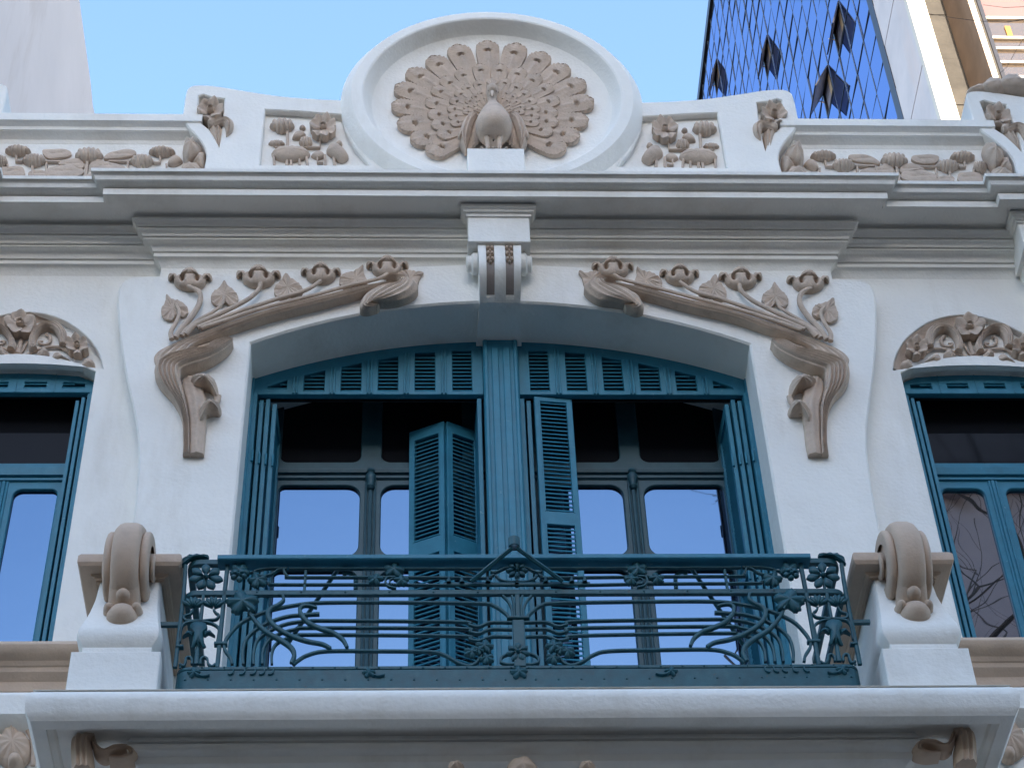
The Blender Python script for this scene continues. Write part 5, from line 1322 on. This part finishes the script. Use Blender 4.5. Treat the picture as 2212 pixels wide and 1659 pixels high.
for u, v in ((1805, 75), (1778, 205), (1662, 148), (1548, 155)):
    d = (u - IW / 2) / FPX * RT - (v - IH / 2) / FPX * UP + FW; t = (TX - CAM[0]) / d[0]; p = CAM + t * d
    opens[(int(math.floor((p[1] - 24.05) / CW)), int(math.floor((p[2] - 37.82) / CH_)))] = 1
src = None; rest = MB(); npan = 0
for i in range(-1, 33):
    for j in range(-40, 22):
        y0 = 24.05 + i * CW; z0 = 37.82 + j * CH_
        if z0 < GZ + 2 or z0 + CH_ > ZTOP + 0.1 or (i, j) in opens: continue
        ya = max(y0, YC) + 0.014; yb = y0 + CW - 0.014
        u, v = QP((TX, y0 + CW / 2, z0 + CH_ / 2))
        vis = -20 < u < IW + 20 and -60 < v < 275
        rx = random.uniform(-0.012, 0.012); rz = random.uniform(-0.012, 0.012)
        vv = [(TX + sx * 1.0 * rx, y, z) for sx, y, z in ((-1, ya, z0 + 0.014), (1, yb, z0 + 0.014), (1, yb, z0 + CH_ - 0.014), (-1, ya, z0 + CH_ - 0.014))]
        vv[2] = (vv[2][0] + rz, vv[2][1], vv[2][2]); vv[3] = (vv[3][0] + rz, vv[3][1], vv[3][2])
        bk_ = [(x + 0.10, y, z) for x, y, z in vv]
        if vis and npan < 300:
            bb = MB(); bb.add(vv + bk_, [(0, 1, 2, 3), (0, 4, 5, 1), (1, 5, 6, 2), (2, 6, 7, 3), (3, 7, 4, 0)]); obj('pane', bb, M['tower_glass'], TW); npan += 1
        else: rest.add(vv + bk_, [(0, 1, 2, 3), (0, 4, 5, 1), (1, 5, 6, 2), (2, 6, 7, 3), (3, 7, 4, 0)])
for i in range(-1, 33):
    y0 = 24.05 + i * CW
    b = MB(); b.box(TX - 0.02, TX + 0.08, y0 - 0.016, y0 + 0.016, GZ, ZTOP); obj('mullion', b, M['mullion'], TW)
for j in range(-40, 22):
    z0 = 37.82 + j * CH_
    b = MB(); b.box(TX - 0.016, TX + 0.08, YC - 0.03, 61.9, z0 - 0.013, z0 + 0.013); obj('transom', b, M['mullion'], TW)
obj('outer_panes', rest, M['tower_glass'], TW, kind='stuff')
for (i, j) in opens:
    y0 = 24.05 + i * CW + 0.02; y1 = y0 + CW - 0.04; z0 = 37.82 + j * CH_ + 0.02; z1 = z0 + CH_ - 0.04
    b = MB(); b.box(TX + 0.06, TX + 0.10, y0, y1, z0, z1); op_ = obj('open_window', b, M['curtain'], TW, 'tilted-out window in the mirror-glass flank')
    b = MB()
    for a_, c_, e_, f_ in ((y0, y0 + .05, z0, z1), (y1 - .05, y1, z0, z1), (y0, y1, z0, z0 + .05), (y0, y1, z1 - .05, z1)): b.box(TX - 0.02, TX + 0.06, a_, c_, e_, f_)
    obj('frame', b, M['frame_blk'], op_)
    b = MB(); b.box(TX + 0.03, TX + 0.05, y0 + 0.08, y0 + 0.45, z0 + 0.06, z1 - 0.1); obj('blind', b, M['blind'], op_)
    # sash hung at the top, swung out
    T = Matrix.Translation((TX - 0.02, 0, z1)) @ Matrix.Rotation(math.radians(16 + 5 * ((i + j) % 3)), 4, 'Y')
    b = MB(); b.box(-0.015, 0.015, y0 + 0.04, y1 - 0.04, -(z1 - z0) + 0.04, -0.04); b.xf(T); obj('sash', b, M['curtain'], op_)
    b = MB()
    for a_, c_, e_, f_ in ((y0, y0 + .035, -(z1 - z0), 0), (y1 - .035, y1, -(z1 - z0), 0), (y0, y1, -(z1 - z0), -(z1 - z0) + .035), (y0, y1, -.035, 0)): b.box(-0.02, 0.02, a_, c_, e_, f_)
    b.xf(T); obj('sash_frame', b, M['frame_blk'], op_)
    b = MB(); b.tube([(TX, y1 - 0.03, z1 - 0.45), (TX - 0.20, y1 - 0.03, z1 - 0.36)], 0.02, 6); obj('stay_arm', b, M['pale_stone'], op_)
# stone end of the flank, in slabs
YF = 20.3
k = 0; z = GZ
while z < ZTOP:
    h_ = 1.9
    b = MB(); b.box(TX - 0.03 - 0.010 * (k % 2), TX + 0.4, YF + 0.01, YC - 0.43, z + 0.008, z + h_ - 0.008); obj('stone_slab', b, M['pink'], TW); z += h_; k += 1
def front(name, x0, x1, y, m, z0=GZ, z1=ZTOP, dpt=0.3, par=None):
    b = MB(); b.box(x0, x1, y, y + dpt, z0, z1); return obj(name, b, m, par or TW)
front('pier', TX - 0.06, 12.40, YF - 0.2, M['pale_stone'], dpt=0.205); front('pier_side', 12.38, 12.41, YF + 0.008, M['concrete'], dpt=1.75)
z = GZ; k = 0
while z < ZTOP:
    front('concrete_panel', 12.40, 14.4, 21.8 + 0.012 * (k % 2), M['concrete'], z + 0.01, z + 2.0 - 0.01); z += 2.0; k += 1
front('reveal', 13.625, 13.66, YF + 0.02, M['brown'], dpt=1.6)
front('pier', 13.63, 13.77, YF - 0.001, M['pale_stone'], dpt=1.5)
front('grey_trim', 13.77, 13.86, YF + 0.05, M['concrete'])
front('window_jamb', 13.86, 13.96, YF + 0.0, M['frame_blk'])
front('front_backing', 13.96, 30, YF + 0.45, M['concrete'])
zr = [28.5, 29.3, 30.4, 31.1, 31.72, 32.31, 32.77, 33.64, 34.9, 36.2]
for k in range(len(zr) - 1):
    m = M['dull_red_pane'] if zr[k] > 33.5 else M['warm_reflection_glass']
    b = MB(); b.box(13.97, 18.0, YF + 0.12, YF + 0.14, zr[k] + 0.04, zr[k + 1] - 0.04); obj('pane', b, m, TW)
    b = MB(); b.box(13.96, 18.0, YF + 0.05, YF + 0.16, zr[k] - 0.045, zr[k] + 0.045); obj('mullion', b, M['pale_stone'], TW)
b = MB(); b.box(14.40, 14.54, YF + 0.08, YF + 0.10, 32.88, 33.31); obj('painted_reflection', b, M['orange'], TW)  # flat panel painted as the orange reflection in the glass

# across the street (unseen; rose one is reflected, long one is sized to block the sun)
def opposite(x0, x1, y0, y1, zt, m, label, fl=3.4, bay=3.0):  # wall, cornice and windows all belong to an unseen building
    r = thing('unseen_opposite_building', label, 'building', ((x0 + x1) / 2, (y0 + y1) / 2, GZ))
    b = MB(); b.box(x0, x1, y0, y1, GZ, zt); obj('wall', b, m, r)
    b = MB(); b.box(x0 - 0.3, x1 + 0.3, y0, y1 + 0.4, zt - 0.5, zt + 0.2); obj('cornice', b, m, r)
    src = None; z = GZ + 5
    while z + 2.4 < zt:
        x = x0 + bay / 2
        while x < x1 - 1:
            if src is None: b = MB(); b.box(x - 0.6, x + 0.6, y1 - 0.02, y1 + 0.06, z, z + 2.0); src = obj('window', b, M['smoke'], r)
            else: copy_to(src, (x, WPOS[src].y, z + 1.0), r)
            x += bay
        z += fl
    return r
opposite(-110, 30.0, -80, -60, 22.5, M['opp'], 'unseen long tan building across the street, sized to shade the facade', bay=7)
opposite(9.6, 24, -36, -21.5, 19.0, M['opp_pink'], 'tall rose coloured building across the street on the right, unseen but reflected', bay=4.5)
opposite(31, 130, -80, -62, 24.0, M['opp'], 'unseen tan building across the street at the far right', bay=7)

TR = thing('street_tree', 'bare street tree on the footway to the right of the balcony', 'tree', (5.7, -5.6, GZ + 0.12))
rt = random.Random(11); trunk = MB(); twigs = MB()
def branch(p, d, L, r, lev):
    n = 4; pts = [np.array(p)]; dd = np.array(d, float)
    for k in range(n):
        dd = dd + np.array([rt.uniform(-.18, .18), rt.uniform(-.18, .18), rt.uniform(-.05, .16)]); dd /= np.linalg.norm(dd)
        if pts[-1][0] < 3.4: dd[0] = abs(dd[0])
        pts.append(pts[-1] + dd * L / n)
    (trunk if lev < 2 else twigs).tube([tuple(q) for q in pts], [r, r * 0.62], 6 if lev < 3 else 4, ends=False)
    if lev < 5:
        for k in range(4):
            i = rt.choice([2, 3, 4]) if lev else 4
            a = rt.uniform(0, 6.28); e = rt.uniform(0.35, 0.85)
            nd = dd * math.cos(e) + math.sin(e) * np.array([math.cos(a), math.sin(a), 0.25 * rt.random()])
            branch(pts[i], nd / np.linalg.norm(nd), L * rt.uniform(0.55, 0.75), r * 0.5, lev + 1)
branch((5.7, -5.6, GZ), (0, 0, 1), 9.6, 0.11, 0)
obj('trunk', trunk, M['bark'], TR); obj('crown', twigs, M['bark'], TR)

# console of the next bay at the picture's edge
for sg in (-1, 1):
    b = MB(); X = lambda a, c: tuple(sorted((a * sg, c * sg)))
    x0, x1 = X(3.80, 4.6); b.bbox(x0, x1, -0.32, -0.02, 0.70, 1.0, 0.006)
    cs = obj('bay_console', b, M['white'], BLD, 'edge of the next bay with a curved white console')
    rows = []
    for q in np.linspace(0, 1, 16):
        z = 0.70 - 1.0 * q; xx = 3.83 + 0.10 * q + 0.03 * math.sin(q * 3.1); y = -0.28 + 0.16 * q
        rows.append([(sg * xx, 0.0, z), (sg * xx, y + 0.02, z), (sg * (xx + 0.02), y, z), (sg * 4.6, y, z)])
    b = MB(); b.grid(rows); b.cap(rows[-1]); obj('console_body', b, M['white'], cs, sharp=40)
    b = MB(); b.sweep([(sg * 3.80 if sg > 0 else -4.6, -0.05), (sg * 3.80 if sg > 0 else -4.6, -0.32), (4.6 if sg > 0 else -3.80, -0.32), (4.6 if sg > 0 else -3.80, -0.05)], [(0.0, 0.94), (0.012, 0.945), (0.012, 0.965), (0.03, 0.968), (0.036, 0.985), (0.05, 0.992), (0.05, 1.03)]); obj('cap_moulding', b, M['white'], cs, sharp=28)
    o = [(sg * (3.90 + 0.11 * math.cos(a) * (1 + 0.2 * math.sin(5 * a))), 0.10 + 0.15 * math.sin(a) * (1 + 0.15 * math.cos(4 * a))) for a in np.linspace(0, 2 * math.pi, 30, endpoint=False)]
    b = MB(); b.dome(o, -0.16, 0.09, 5, rib=5, ribd=0.3, skirt=0.1); obj('leaf', b, BG, cs, sharp=60)
